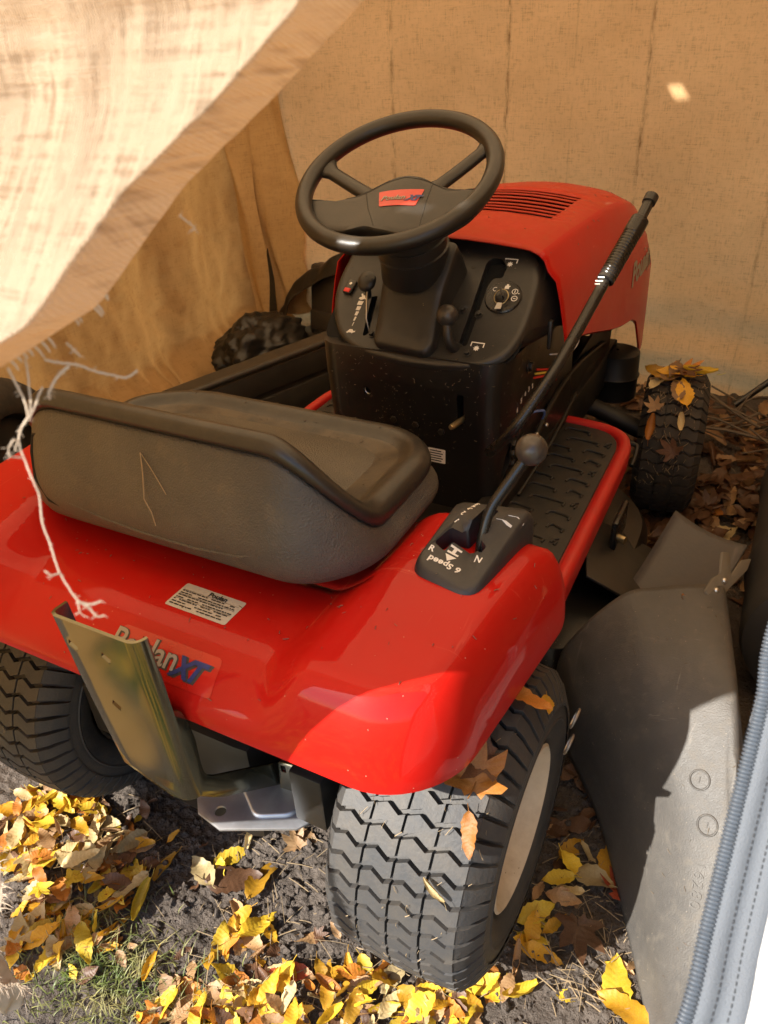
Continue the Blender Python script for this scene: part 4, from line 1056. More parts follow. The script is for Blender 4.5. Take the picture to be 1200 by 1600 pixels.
# key switch
ks = thing('key_switch', None, None); ks.parent = dash
KC = dp(.149, .156)
mb = MB(); mb.lathe([(-.004, .0335), (.0015, .0335), (.0035, .0315), (.0035, .0140), (.0065, .0130), (.0075, .0110), (.0075, .001)], KC, DU, DV, DN, 40); kd = mb.build('key_plate', 'black_gloss', ks, True, 40)
mb = MB(); mb.box((0, 0, 0), (.004, .020, .012), bev=.001); o = mb.build('key', 'black_plastic', ks); o.matrix_local = Matrix.Translation(KC + DN * .012) @ Matrix((DU, DV, DN)).transposed().to_4x4() @ Matrix.Rotation(.5, 4, 'Z')
mb = MB(); kc2 = KC - DV * .006 + DN * .011
mb.tube([kc2 + DU * (.0125 * math.cos(2 * math.pi * k / 28)) + DV * (.0135 * math.sin(2 * math.pi * k / 28)) + DN * (.003 * math.sin(2 * math.pi * k / 28)) for k in range(28)], .0010, 8, True); mb.build('key_ring', 'brass', ks)
mb = MB(); mb.prism(round_poly([(-.005, -.008), (.006, -.006), (.005, .006), (-.004, .006)], .001, 2), KC - DV * .0235 + DN * .008, DU, DV, DN, .002); mb.build('key_tag', 'label', ks, False)
KB = bvh_of(kd)
def kmark(data, u_, v_): return decal('print_mark', data, KC + DU * u_ + DV * v_, DU, DV, 'white', kd, KB, .0005)
def ringd(r0, r1, a0=0, a1=360, n=20):
    v, f = [], []
    for k in range(n + 1):
        a_ = R(a0 + (a1 - a0) * k / n); v += [V((r0 * math.cos(a_), r0 * math.sin(a_), 0)), V((r1 * math.cos(a_), r1 * math.sin(a_), 0))]
        if k: f.append([2 * k - 2, 2 * k - 1, 2 * k + 1, 2 * k])
    return v, f
kmark(ringd(.0034, .0046, 60, 300), -.0185, .0135); kmark(poly_data([(-.004, -.004), (.004, -.004), (.004, .001), (.0055, .001), (.0055, .003), (.002, .003), (.002, .006), (-.002, .006), (-.002, .003), (-.004, .002)]), .0015, .0205)
kmark(ringd(.0044, .0058), .0185, .0125); kmark(poly_data(rect(.0016, .006)), .0185, .0125); kmark(ringd(.0044, .0058), .0215, -.002); kmark(poly_data(rect(.005, .0016)), .0215, -.002); kmark(poly_data(rect(.003, .0016)), .0265, .009)
# blade lever with its ball
bl = thing('blade_lever', None, None); bl.parent = dash
mb = MB(); mb.tube(crom([dp(.098, .046, -.01), dp(.090, .040, .012), dp(.086, .052, .030), dp(.0825, .066, .040)], 4), [.011, .0105, .0102, .0100, .0098, .0096, .0094, .0092, .0090, .0088, .0086, .0085, .0084], 12); mb.build('blade_lever_rod', 'black_plastic', bl)
ball('knob', dp(.0815, .0745, .048), .0188, 'knob', bl)
for u_, v_ in ((.083, .121), (.116, .115), (.121, .034), (-.073, .046)): bolt(dp(u_, v_, .0), DN, 'black_plastic', face, .0050)

# --- tower below the dash
tw = thing('dash_tower', None, None); tw.parent = T
mb = MB()
sec = [(-.158, .60), (-.150, .552), (-.125, .535), (.178, .535), (.203, .552), (.211, .60), (.222, .98), (-.165, .98)]
sp_ = round_poly(sec, .012, 4)
mb.loft([[V((p[0] * 1.0, p[1], .328)) for p in sp_], [V((p[0], p[1], .47)) for p in sp_], [V((.024 + (p[0] - .024) * 1.0, p[1] - .012, .60)) for p in sp_], [V((.024 + (p[0] - .024) * 1.03, p[1] - .004, .650)) for p in sp_]], True, False, True)
twb = mb.build('tower_shell', 'black_paint', tw, True, 35)
c = MB(); c.prism(round_poly([(-.007, -.03), (.007, -.03), (.007, .03), (-.007, .03)], .005, 3), (.138, .50, .560), (1, 0, 0), (0, .0, 1), (0, -1, 0), -.055)
c.prism(circ(.0085, 16), (-.054, .50, .566), (1, 0, 0), (0, 0, 1), (0, -1, 0), -.05)
c.prism(round_poly([(.0, -.05), (.03, -.03), (.10, .045), (.09, .06), (.02, .0)], .008, 3), (.18, .56, .452), (0, 1, 0), (0, 0, 1), (1, 0, 0), .06)
cut(twb, c, 35)
mb = MB(); mb.box((.03, .72, .49), (.30, .28, .27)); mb.build('tower_lining', 'black_print', twb, False)
pin_ = MB(); pin_.tube([(.140, .56, .534), (.131, .505, .536), (.1295, .500, .536)], [.0058, .0058, .0045], 14); pin_.build('brake_lock_pin', 'brass', tw)
mb = MB(); mb.lathe([(0, .0075), (.002, .009), (.003, .0118), (.0015, .0135), (0, .014)], (-.054, .5345, .566), (1, 0, 0), (0, 0, 1), (0, -1, 0), 24); mb.build('grommet', 'steel', tw)
for x, z in ((-.001, .515), (.098, .507), (.045, .512)): bolt((x, .5345, z), (0, -1, 0), 'boltm', tw, .0070)
for y, z, s_ in ((.676, .597, .009), (.604, .470, .0095), (.600, .452, .0085), (.592, .40, .008), (.66, .455, .008), (.60, .43, .0075)): bolt((.2125 + (y - .6) * .02, y, z), (1, 0, 0), 'boltm', tw, s_)
for k, ch in enumerate('65432'):
    decal('lettering', text_data(ch, .0135, bold=.0009), (.30, .622 + .020 * k, .530 + (0, .011, .0165, .0185, .0165)[k]), (0, 1, .1), (0, -.1, 1), 'white', tw, bvh_of(twb) if k == 0 else TB, .001) if k else None
    if k == 0: TB = bvh_of(twb); decal('lettering', text_data(ch, .0135, bold=.0009), (.26, .622, .530), (0, 1, .1), (0, -.1, 1), 'white', tw, TB, .001)
decal('warning_label', poly_data(rect(.036, .030, .002)), (.086, .5, .452), (1, 0, 0), (0, 0, 1), 'white', tw, TB, .0008)
v_, f_2 = [], []
for k in range(5):
    q = len(v_); v_ += [V((-.014, .009 - .0052 * k, 0)), V((.010 + .003 * (k % 2), .009 - .0052 * k, 0)), V((.010 + .003 * (k % 2), .0115 - .0052 * k, 0)), V((-.014, .0115 - .0052 * k, 0))]; f_2.append([q, q + 1, q + 2, q + 3])
decal('fine_print', (v_, f_2), (.086, .5, .452), (1, 0, 0), (0, 0, 1), 'black_print', tw, TB, .0013)
for y, z in ((.70, .445), (.765, .436)): ball('peg', (.2300, y, z), .0052, 'steel', tw)

# --- lift lever
ll = thing('lift_lever', None, None); ll.parent = T
mb = MB(); mb.tube(crom([(.214, .475, .515), (.240, .455, .548), (.266, .440, .584), (.296, .470, .640), (.3185, .525, .692), (.346, .635, .780), (.352, .652, .794)], 5), .0095, 14); mb.build('lever_rod', 'black_gloss', ll)
a = V((.346, .635, .780)); b = V((.373, .729, .859)); dr = (b - a); L_ = dr.length; dr.normalize(); X_ = dr.orthogonal().normalized(); Y_ = dr.cross(X_)
prof = [(0, .012), (.002, .0148)]
k = .006
while k < L_ * .74: prof += [(k, .0150), (k + .0018, .0138), (k + .0032, .0138), (k + .0046, .0150)]; k += .0056
prof += [(L_ * .76, .0152), (L_ * .80, .0158), (L_ * .99, .0152), (L_, .0135), (L_ + .001, .008)]
mb = MB(); mb.lathe(prof, a, X_, Y_, dr, 24); mb.build('grip', 'black_gloss', ll, True, 50)
b2 = V((.380, .773, .889)); dr2 = (b2 - b).normalized(); L2 = (b2 - b).length; X_ = dr2.orthogonal().normalized(); Y_ = dr2.cross(X_)
mb = MB(); mb.lathe([(0, .008), (L2 * .68, .008), (L2 * .70, .0112), (L2 * .98, .0116), (L2, .0105), (L2 + .0005, .0072), (L2 - .004, .0068), (L2 - .004, .0005)], b - dr2 * .002, X_, Y_, dr2, 18)
for k in range(4): mb.tube([b + dr2 * .002 + (X_ * math.cos(k * 1.57) + Y_ * math.sin(k * 1.57)) * .0075, b + dr2 * L2 * .66 + (X_ * math.cos(k * 1.57) + Y_ * math.sin(k * 1.57)) * .0075], .0018, 6)
mb.build('release_button', 'black_plastic', ll, True, 40)
for k, (dy, w_) in enumerate(((0, .010), (.006, .012), (.011, .008))): 
    q = V((.3455, .617, .7925)) - dr * (.001 + dy * 1.2); decal('print_mark', poly_data(rect(w_, .0022)), q + V((.0, -.006, .002)), (.8, .2, 0), (.2, .5, .6), 'white', ll, None, .0)

# --- hood with louvres
HX = .022
HS = [ # y, top z, crown drop to shoulder, shoulder x, shoulder z, waist x, waist z, bottom x, bottom z
 (.702, .815, .200, .796, .236, .715, .252, .632), (.722, .817, .201, .798, .236, .718, .252, .628), (.80, .820, .203, .799, .238, .715, .252, .618), (.90, .819, .204, .797, .240, .705, .253, .590), (1.0, .816, .205, .792, .242, .695, .254, .560),
 (1.10, .818, .207, .790, .244, .68, .254, .53), (1.20, .813, .209, .782, .247, .665, .256, .505), (1.30, .804, .210, .770, .250, .65, .258, .487), (1.36, .795, .209, .758, .252, .64, .259, .463), (1.42, .781, .207, .742, .253, .625, .259, .40), (1.48, .760, .203, .720, .252, .60, .258, .335), (1.54, .727, .195, .686, .247, .57, .252, .335), (1.59, .675, .182, .635, .234, .54, .240, .345), (1.62, .59, .165, .56, .214, .49, .220, .36), (1.63, .49, .15, .475, .195, .45, .200, .38)]
louv = [(.915 + .030 * k, .915 + .030 * k + .0205) for k in range(8)]
def hs_at(y):
    for a, b in zip(HS, HS[1:]):
        if a[0] <= y <= b[0]:
            t = (y - a[0]) / (b[0] - a[0]); return [a[k] + (b[k] - a[k]) * t for k in range(8)]
    return list(HS[-1])
yst = sorted(set([h[0] for h in HS] + [q for l in louv for q in l] + [.76, .85, 1.25, 1.33, 1.39, 1.45, 1.51, 1.56, 1.60]))
def hood_sec(y):
    _, zt, xs_, zs_, xw, zw, xb, zb = hs_at(y)
    f = [(0, zt), (.05, zt - (zt - zs_) * .05), (.10, zt - (zt - zs_) * .20), (.145, zt - (zt - zs_) * .42), (xs_ - .026, zs_ + .0075), (xs_ - .010, zs_ + .001), (xs_ + .002, zs_ - .009), (xs_ + .010, zs_ - .028), ((xs_ + xw) / 2 + .008, (zs_ + zw) / 2 - .004), (xw, zw), ((xw + xb) / 2 + .001, (zw + zb) / 2), (xb, zb + .004), (xb - .004, zb)]
    return [V((HX - x, y, z)) for x, z in f[:0:-1]] + [V((HX + x, y, z)) for x, z in f]
mb = MB(); mb.loft([hood_sec(y) for y in yst], False)
# the rear edge turns down a little
keep = []
for f in mb.f:
    c_ = sum((mb.v[i] for i in f), V()) / len(f)
    if abs(c_.x - HX) < .143 and c_.z > .77 and any(a < c_.y < b for a, b in louv): continue
    keep.append(f)
mb.f = keep
hood = mb.build('hood', 'red', T, True, 38)
bmh = bmesh.new(); bmh.from_mesh(hood.data)
bmesh.ops.recalc_face_normals(bmh, faces=bmh.faces[:])
if sum(f.normal.z * f.calc_area() for f in bmh.faces) < 0: bmesh.ops.reverse_faces(bmh, faces=bmh.faces[:])
for f in bmh.faces: f.material_index = 1 if (f.normal.z > .82) else 0
bmh.to_mesh(hood.data); bmh.free(); hood.data.materials.append(M['red_dusty'])
mod(hood, 'SOLIDIFY', thickness=.0025, offset=-1)
mb = MB(); mb.box((HX, 1.03, .755), (.34, .30, .01)); mb.build('louvre_shade_plate', 'recess_shade', hood, False)  # black sheet added for the darkness under the louvres
HDB = bvh_of(hood)
def side_txt(body, size, y, z, m, off, **k): return decal('lettering', text_data(body, size, sub=1, **k), (.26, y, z), (0, 1, .05), (0, 0, 1), m, hood, HDB, off)
side_txt('Poulan', .075, 1.36, .61, 'grey_print', .001, shear=.25, bold=.003); side_txt('XT', .06, 1.475, .60, 'outline_print', .001, shear=.4, bold=.003)
# things under the hood
mb = MB(); mb.box((.02, 1.10, .56), (.30, .42, .30), bev=.03); mb.box((.02, 1.02, .42), (.36, .5, .06), bev=.01); mb.box((.03, .86, .56), (.26, .16, .24), bev=.02); mb.build('engine', 'darkmetal', T, True)
mb = MB(); mb.lathe([(0, .01), (0, .058), (.004, .062), (.06, .062), (.066, .066), (.072, .062), (.13, .060), (.134, .05), (.134, .005)], (.235, 1.40, .235), (1, 0, 0), (0, 1, 0), (0, 0, 1), 32); mb.build('muffler', 'darkmetal', T, True, 35)
mb = MB(); mb.prism([(.70, .40), (.80, .44), (1.36, .50), (1.42, .46), (1.40, .36), (1.2, .40), (.72, .30)], (.205, 0, 0), (0, 1, 0), (0, 0, 1), (1, 0, 0), .006); mb.tube(crom([(.225, .64, .40), (.222, .80, .455), (.22, 1.0, .47), (.215, 1.3, .42)], 5), .006, 8); mb.tube(crom([(.230, .60, .36), (.245, .75, .40), (.24, .95, .43)], 5), .0035, 8); mb.build('side_brace', 'darkmetal', T, True)
mb = MB(); mb.box((.2435, .700, .655), (.008, .016, .055), bev=.003); mb.build('hood_hinge', 'black_plastic', T)
for k, (m_, dz) in enumerate((('wire_red', 0), ('wire_yellow', .006), ('wire_red', .012), ('wire_blue', -.035))):
    mb = MB(); mb.tube(crom([(.218, .70 + .006 * k, .565 + dz), (.236, .745, .555 + dz), (.240, .775 + .004 * k, .535 + dz)] if k < 3 else [(.225, .66, .51), (.242, .70, .50), (.236, .715, .475)], 4), .0024, 7); mb.build('wire', m_, T)
mb = MB(); mb.tube(crom([(.235, .74, .60), (.255, .80, .585), (.262, .84, .592), (.252, .88, .61)], 5), .0016, 6); mb.build('wire', 'white', T)

# --- mower deck between the wheels
mb = MB(); rg = []
dpoly = round_poly([(.425, .36), (.47, .50), (.46, .90), (.30, 1.06), (-.40, 1.04), (-.52, .80), (-.50, .45), (-.3, .34)], .09, 6)
def dk(s_, z): return [V((-.02 + (p[0] + .02) * s_, .7 + (p[1] - .7) * s_, z)) for p in dpoly]
mb.loft([dk(1.0, .06), dk(1.0, .10), dk(.99, .17), dk(.96, .195), dk(.9, .20), dk(.55, .215), dk(.1, .215)], True, False, True); mb.build('mower_deck', 'black_paint', T, True, 40)
mb = MB(); mb.box((0, 0, 0), (.17, .26, .006), bev=.002); o = mb.build('deck_guard', 'black_plastic', T); o.location = (.435, .66, .215); o.rotation_euler = (R(-6), R(28), R(12))
mb = MB(); mb.box((.408, .73, .255), (.012, .10, .07), bev=.004); mb.build('gauge_bracket', 'black_gloss', T); mb = MB(); mb.tube([(.414, .70, .245), (.430, .695, .245)], .008, 10); mb.build('gauge_bolt', 'brass', T)
mb = MB(); mb.tube(crom([(.20, 1.02, .24), (.28, 1.06, .262), (.36, 1.08, .262), (.372, 1.06, .25), (.372, 1.02, .235)], 5), .006, 8); mb.build('deck_rod', 'darkmetal', T)

# --- hitch plate and the bent bracket hung on it
mb = MB(); mb.prism([(.022, -.166), (.040, -.186), (.084, -.194), (.180, -.147), (.194, -.126), (.199, -.088), (.182, -.04), (.06, -.02), (.02, -.08)], (0, 0, .236), (1, 0, 0), (0, 1, 0), (0, 0, 1), .004, .001)
pl = mb.build('hitch_plate', 'galv', T, True, 30)
c = MB(); c.prism(circ(.0085, 20, .067, -.170), (0, 0, .22), (1, 0, 0), (0, 1, 0), (0, 0, 1), .04); cut(pl, c, 30)
mb = MB(); mb.prism(round_poly([(.07, -.125), (.118, -.160), (.165, -.135), (.175, -.06), (.07, -.05)], .012, 4), (0, 0, .2402), (1, 0, 0), (0, 1, 0), (0, 0, 1), .006, .004, 3); mb.build('pressed_rib', 'galv', pl, True, 60)
br = thing('mounting_bracket', None, None); br.parent = T
# folded profile swept down the bracket: (s across) face, rounded fold, flange
def prof_pts(tl, tr, fl):
    tl, tr, fl = V(tl), V(tr), V(fl); a = (tl - tr).normalized(); b = (fl - tr).normalized(); r_ = .016; out = [tl]
    for k in range(1, 5): out.append(tl.lerp(tr + a * r_, k / 5))
    for k in range(9):
        t = k / 8; out.append((tr + a * r_) * (1 - t) ** 2 + tr * 2 * t * (1 - t) + (tr + b * r_) * t * t)
    for k in range(1, 4): out.append((tr + b * r_).lerp(fl, k / 3))
    return out
def bx_(y): return .1015 + (y + .235) * .159
rows = [((-.013, -.2535, .641), (bx_(-.2478), -.2478, .634)), ((-.010, -.2465, .520), (bx_(-.243), -.243, .515)), ((.004, -.2425, .400), (bx_(-.239), -.239, .400)), ((.040, -.2405, .381), (bx_(-.2365), -.2365, .372)), ((.070, -.2395, .3665), (bx_(-.236), -.236, .3655))]
rows_i = []
for a, b in zip(rows, rows[1:]):
    for k in range(5): rows_i.append(tuple(V(p).lerp(V(q), k / 5) for p, q in zip(a, b)))
rows_i.append(tuple(V(p) for p in rows[-1]))
mb = MB(); rg = []
for tl, tr in rows_i:
    r_ = .013; w_ = (tl - tr).normalized(); bk = V((.157, .988, 0)); bl_ = V((.1, .995, 0)); out = [tl + bl_ * .020, tl + bl_ * .006, tl + bl_ * .002 - w_ * .0015, tl - w_ * .006]
    for k in range(1, 6): out.append((tl - w_ * .006).lerp(tr + w_ * r_, k / 6))
    for k in range(9): t_ = k / 8; out.append((tr + w_ * r_) * (1 - t_) ** 2 + tr * 2 * t_ * (1 - t_) + (tr + bk * r_) * t_ * t_)
    rg.append(out)
mb.loft(rg, False)
face_ = mb.build('bracket_face', 'bracket', br, True, 60); mod(face_, 'SOLIDIFY', thickness=.004, offset=-1)
realize(face_, 60)
fl = [(-.2478 + .012, .6343), (-.2340, .6305), (-.2315, .60), (-.2329 + .004, .571), (-.2279, .5133), (-.2190, .5095), (-.2149, .4895), (-.2102, .4564), (-.2117, .4118), (-.2105, .3863), (-.1980, .3706), (-.0935, .2889), (-.0985, .2454), (-.1979, .3273), (-.224, .3590)]
mb = MB(); mb.prism(round_poly(fl, [.004, .004, .01, .01, .003, .006, .01, .01, .01, .01, .006, .003, .003, .02, .004], 3), (bx_(0) - .0036, 0, 0), (.159, 1, 0), (0, 0, 1), (1, -.159, 0), .0038, .0008)
mb.build('bracket_arm', 'bracket', br, True, 40)
c = MB()
for x, z in ((.004, .600), (.050, .597), (.036, .515)): c.prism([(-.0062, .0015), (-.0012, .0088), (.0062, -.0015), (.0012, -.0088)], (x, -.30, z), (1, 0, .2), (-.2, 0, 1), (0, 1, 0), .08)
cut(face_, c, 50)
mb = MB(); mb.prism(round_poly([(0, -.045), (.006, .048), (.062, .055), (.070, .018), (.025, -.050)], .004, 2), (.123, -.101, .256), (1, .1, 0), (0, 0, 1), (0, -1, 0), .004, .001)
bp = mb.build('bracket_tab', 'bracket', br, True, 30); c = MB(); c.prism([(-.004, -.007), (.004, -.007), (.004, .007), (-.004, .007)], (.136, -.15, .291), (1, 0, 0), (0, 0, 1), (0, 1, 0), .1); cut(bp, c, 30)
mb = MB(); mb.box((.205, -.06, .37), (.014, .12, .20), bev=.003); mb.build('hitch_support', 'darkmetal', T)
mb = MB(); mb.tube([(.02, -.10, .43), (.10, -.10, .43)], .022, 16); mb.build('drain_cap', 'darkmetal', T)
mb = MB()
for k in range(2):
    c0 = V((.492, .06 - .02 * k, .395 - .028 * k)); mb.tube([c0 + V((.004 * math.sin(2 * math.pi * j / 20), .013 * math.cos(2 * math.pi * j / 20), .013 * math.sin(2 * math.pi * j / 20))) for j in range(20)], .0017, 7, True)
mb.build('coil_ring', 'ring_wire', T)

# ------------------------------------------------------------------ the plastic chute and what stands near it
chute = thing('grass_chute', 'dark grey plastic grass chute leaning beside the right rear tyre, half in sun', 'grass chute', (.5, .3, 0))
ci = Matrix.Translation((-.5, -.3, 0))
front = crom([(.395, .352, .12), (.404, .354, .22), (.422, .363, .262), (.446, .378, .300), (.488, .406, .342), (.53, .425, .351), (.575, .443, .358), (.612, .462, .354), (.6265, .472, .342), (.634, .48, .27), (.642, .49, .12)], 4)
midA = crom([(.415, .33, .06), (.445, .298, .165), (.460, .295, .205), (.485, .297, .250), (.530, .306, .300), (.575, .306, .315), (.622, .300, .326), (.658, .288, .326), (.674, .278, .308), (.684, .295, .23), (.69, .31, .05)], 4)
midB = crom([(.525, .21, .02), (.545, .190, .098), (.560, .183, .140), (.582, .176, .175), (.615, .170, .212), (.640, .166, .228), (.665, .166, .240), (.686, .170, .252), (.699, .172, .256), (.716, .20, .20), (.72, .24, .03)], 4)
midC = crom([(.600, .07, .01), (.618, .061, .050), (.630, .058, .085), (.648, .056, .112), (.672, .056, .138), (.690, .056, .152), (.708, .056, .164), (.722, .058, .176), (.734, .062, .182), (.752, .09, .14), (.76, .13, .02)], 4)
rear = crom([(.668, -.075, .004), (.676, -.070, .018), (.686, -.068, .040), (.700, -.066, .060), (.718, -.064, .078), (.732, -.062, .088), (.746, -.060, .098), (.758, -.056, .106), (.768, -.05, .110), (.785, -.02, .08), (.79, .02, .005)], 4)
rear2 = [p + (q - p) * .0 + V((.10, -.22, -.02)) * .9 for p, q in zip(rear, midC)]
rows_c = [front, midA, midB, midC, rear, rear2]
rg = []
for j in range(len(front)): rg.append(crom([r_[j] for r_ in rows_c], 8))
sh_rows = [[ci @ rg[j][i] for j in range(len(front))] for i in range(len(rg[0]))]
for r_ in sh_rows:
    for p in r_: p.z = max(p.z, -.004)
mb = MB(); mb.loft(sh_rows, False); cs = mb.build('chute_shell', 'chute', chute, True, 60); mod(cs, 'SOLIDIFY', thickness=.005, offset=-1)
# lower lip of the mouth reaching forward
mb = MB(); L0 = [(.395, .42, .135), (.46, .60, .205), (.505, .805, .272)]; L1 = [(.60, .50, .20), (.622, .60, .25), (.650, .735, .270)]
ra, rb = crom(L0, 8), crom(L1, 8)
mb.loft([[ci @ (a.lerp(b, t / 8) + V((0, 0, -.012 * math.sin(math.pi * t / 8)))) for t in range(9)] for a, b in zip(ra, rb)], False)
lipo = mb.build('chute_lip', 'chute_dark', chute, True, 60); mod(lipo, 'SOLIDIFY', thickness=.005, offset=-1)
bolt(ci @ V((.545, .60, .2245)), (0, -.2, 1), 'chute_dark', chute, .006)
mb = MB()
tabp = [(0, -.009), (.03, -.012), (.050, -.008), (.082, -.024), (.096, -.017), (.070, .003), (.115, .002), (.136, .010), (.112, .015), (.060, .012), (.02, .011), (0, .006)]
TU = V((.052, .185, .012)).normalized(); TN = V((.55, -.62, .55)).normalized(); TN = (TN - TU * TN.dot(TU)).normalized(); TW = TN.cross(TU)
M['tab'] = plain('tab_plastic', (.13, .115, .09), .6, dust=.3)
TO = V((.607, .432, .352))
mb.prism(round_poly([(a * 1.08, b * 1.45) for a, b in tabp], .003, 2), ci @ TO, TU, -TW, TN, .004, .001); tabo = mb.build('hinge_tab', 'tab', chute, True, 40)
for k in (.022, .052): ball('rivet', ci @ (TO + TU * k + TN * .005), .005, 'steel', tabo)
CSB = bvh_of(cs)
def on_chute(x, y, off=0.001):
    h = CSB.ray_cast(V((x, y, 1)), V((0, 0, -1))); 
    return (h[0], h[1]) if h[0] else (V((x, y, .2)), V((0, 0, 1)))
chm = Matrix.Translation((.5, .3, 0))
def chute_ring(x, y, r_):
    p, n_ = on_chute(x, y); n_ = n_ if n_.z > 0 else -n_
    U_ = V((1, 0, 0)); U_ = (U_ - n_ * U_.dot(n_)).normalized(); W_ = n_.cross(U_); mb = MB()
    mb.tube([ci @ (p + U_ * r_ * math.cos(2 * math.pi * k / 28) + W_ * r_ * math.sin(2 * math.pi * k / 28) + n_ * .0005) for k in range(28)], .0015, 8, True)
    mb.tube([ci @ (p + W_ * -.004 + n_ * .0003), ci @ (p + W_ * .004 + n_ * .0003)], .0008, 5)
    mb.build('moulded_ring', 'chute', cs)
# ------------------------------------------------------------------ clutter along the walls
def cyl_thing(name, label, cat, a, b, r_, m, seg=40, end=.02):
    a, b = V(a), V(b); t = thing(name, label, cat, a); d_ = (b - a); L_ = d_.length; d_.normalize(); X_ = d_.orthogonal().normalized(); Y_ = d_.cross(X_)
    return t, d_, X_, Y_, L_
t, d_, X_, Y_, L_ = cyl_thing('plastic_barrel', 'dark grey plastic barrel lying behind the grass chute', 'barrel', (.845, .60, .165), (.835, 1.42, .165), .175, 'barrel')
mb = MB(); mb.lathe([(0, .02), (0, .15), (.008, .168), (.03, .175), (.20, .178), (.21, .183), (.23, .183), (.24, .178), (.56, .178), (.57, .183), (.59, .183), (.6, .178), (L_ - .03, .175), (L_ - .008, .168), (L_, .15), (L_, .02)], (0, 0, 0), X_, Y_, d_, 56); mb.build('barrel_body', 'barrel', t, True, 40)
mb = MB(); mb.lathe([(-.004, .001), (-.016, .02), (-.016, .036), (-.002, .040)], X_ * .10, X_, Y_, d_, 24); mb.build('barrel_cap', 'black_plastic', t, True, 40)
mb = MB(); rg = []
for i in range(12):
    u_ = i / 11
    rg.append([V((.688 + .12 * u_ + .012 * math.sin(u_ * 5 + v_ * 2), .275 + .05 * u_ - .05 * v_ * .2 + .02 * math.sin(v_ * 4), .02 + .325 * v_ - .015 * u_)) for v_ in [k / 14 for k in range(15)]])
mb.loft(rg, False); o = mb.build('plastic_sheet', 'grey_panel', None, True, 60); mod(o, 'SOLIDIFY', thickness=.004); tag(o, 'light grey plastic sheet standing in the sun behind the grass chute and zip', 'sheet')

# black utility cart on the left
cart = thing('utility_cart', 'long black plastic cart with a grooved side, left of the tractor dash', 'cart', (-.85, 1.4, 0)); cart.rotation_euler = (0, 0, R(-18))
mb = MB(); mb.box((.115, 0, .16), (.19, 1.05, .20), bev=.02); mb.box((.20, 0, .17), (.012, 1.05, .24), bev=.004); mb.build('cart_body', 'cart', cart, True, 40)
for k, (z, h, x) in enumerate(((.255, .07, .214), (.160, .085, .214))):
    mb = MB(); mb.box((x, 0, z), (.012, 1.02, h), bev=.004); mb.build('side_panel', 'cart', cart, True, 40)
mb = MB(); mb.tube([(.215, -.53, .305), (.215, .53, .305)], .010, 10); mb.build('cart_rail', 'cart', cart, True)
mb = MB()
for k in range(9): mb.lathe([(-.004 + .012 * k, .036), (.002 + .012 * k, .041), (.006 + .012 * k, .036)], (.235, .14, .315), (1, 0, 0), (0, 0, 1), (0, 1, 0), 20)
mb.build('ribbed_hose', 'cart', cart, True)
box = thing('ribbed_box', 'dark brown ribbed plastic box under black sheeting in the far left corner', 'box', (-.90, 1.99, -.03)); box.rotation_euler = (R(-7), 0, R(-13))
mb = MB(); mb.box((0, .02, .19), (.52, .16, .32), bev=.015); mb.build('box_body', 'box_brown', box, True, 40)
for k in range(3):
    mb = MB(); mb.box((0, -.064 + .012 * k, .125 + .085 * k), (.50, .014, .078), bev=.004); mb.build('rib_panel', 'box_brown', box, True, 40)
mb = MB(); mb.box((.0, -.10, .06), (.56, .16, .06), bev=.01); mb.build('box_tray', 'black_paint', box)
# sheeting draped over the box
mb = MB(); rg = []
outer = crom([(-1.36, 1.99, .0), (-1.31, 1.99, .11), (-1.235, 1.995, .225), (-1.15, 2.0, .295), (-1.055, 2.0, .347), (-.94, 2.0, .392), (-.70, 1.99, .43), (-.50, 1.96, .44)], 6)
inner_ = crom([(-1.28, 1.93, .0), (-1.245, 1.92, .09), (-1.19, 1.93, .205), (-1.11, 1.95, .262), (-1.02, 1.955, .302), (-.92, 1.955, .335), (-.70, 1.94, .375), (-.50, 1.91, .385)], 6)
for a, b in zip(inner_, outer):
    row = []
    for k in range(16):
        v_ = k / 15; p = a.lerp(b, min(1, v_ * 1.6)) if v_ < .625 else b + V((0, (v_ - .625) * .18, -.02 * (v_ - .625)))
        row.append(p + V((.012 * noise.noise(p * 13), .014 * noise.noise(p * 17 + V((4, 0, 0))), .014 * noise.noise(p * 15 + V((0, 7, 0))))))
    rg.append(row)
mb.loft(rg, False); o = mb.build('black_sheeting', 'black_bag', None, True, 80); mod(o, 'SOLIDIFY', thickness=.002); tag(o, 'black plastic sheeting draped over the ribbed box in the corner', 'sheeting')
bm = bmesh.new(); bmesh.ops.create_icosphere(bm, subdivisions=5, radius=1)
for v in bm.verts:
    p = v.co.copy(); q = 1 + .16 * noise.noise(p * 2.1) + .12 * abs(noise.noise(p * 4.3 + V((5, 0, 0)))) + .05 * noise.noise(p * 10)
    q += .10 * abs(noise.noise(p * 6 + V((3, 3, 0)))) + .07 * abs(noise.noise(p * 15)); v.co = V((p.x * .13 * q, p.y * .19 * q, max(-.01, .085 + p.z * .13 * q)))
mb = MB(); mb.bm(bm); o = mb.build('rubbish_bag', 'black_bag', None, True, 70); o.location = (-1.17, 1.66, 0); o.rotation_euler = (0, 0, R(-14)); tag(o, 'crumpled black rubbish bag against the left canvas wall', 'bag')
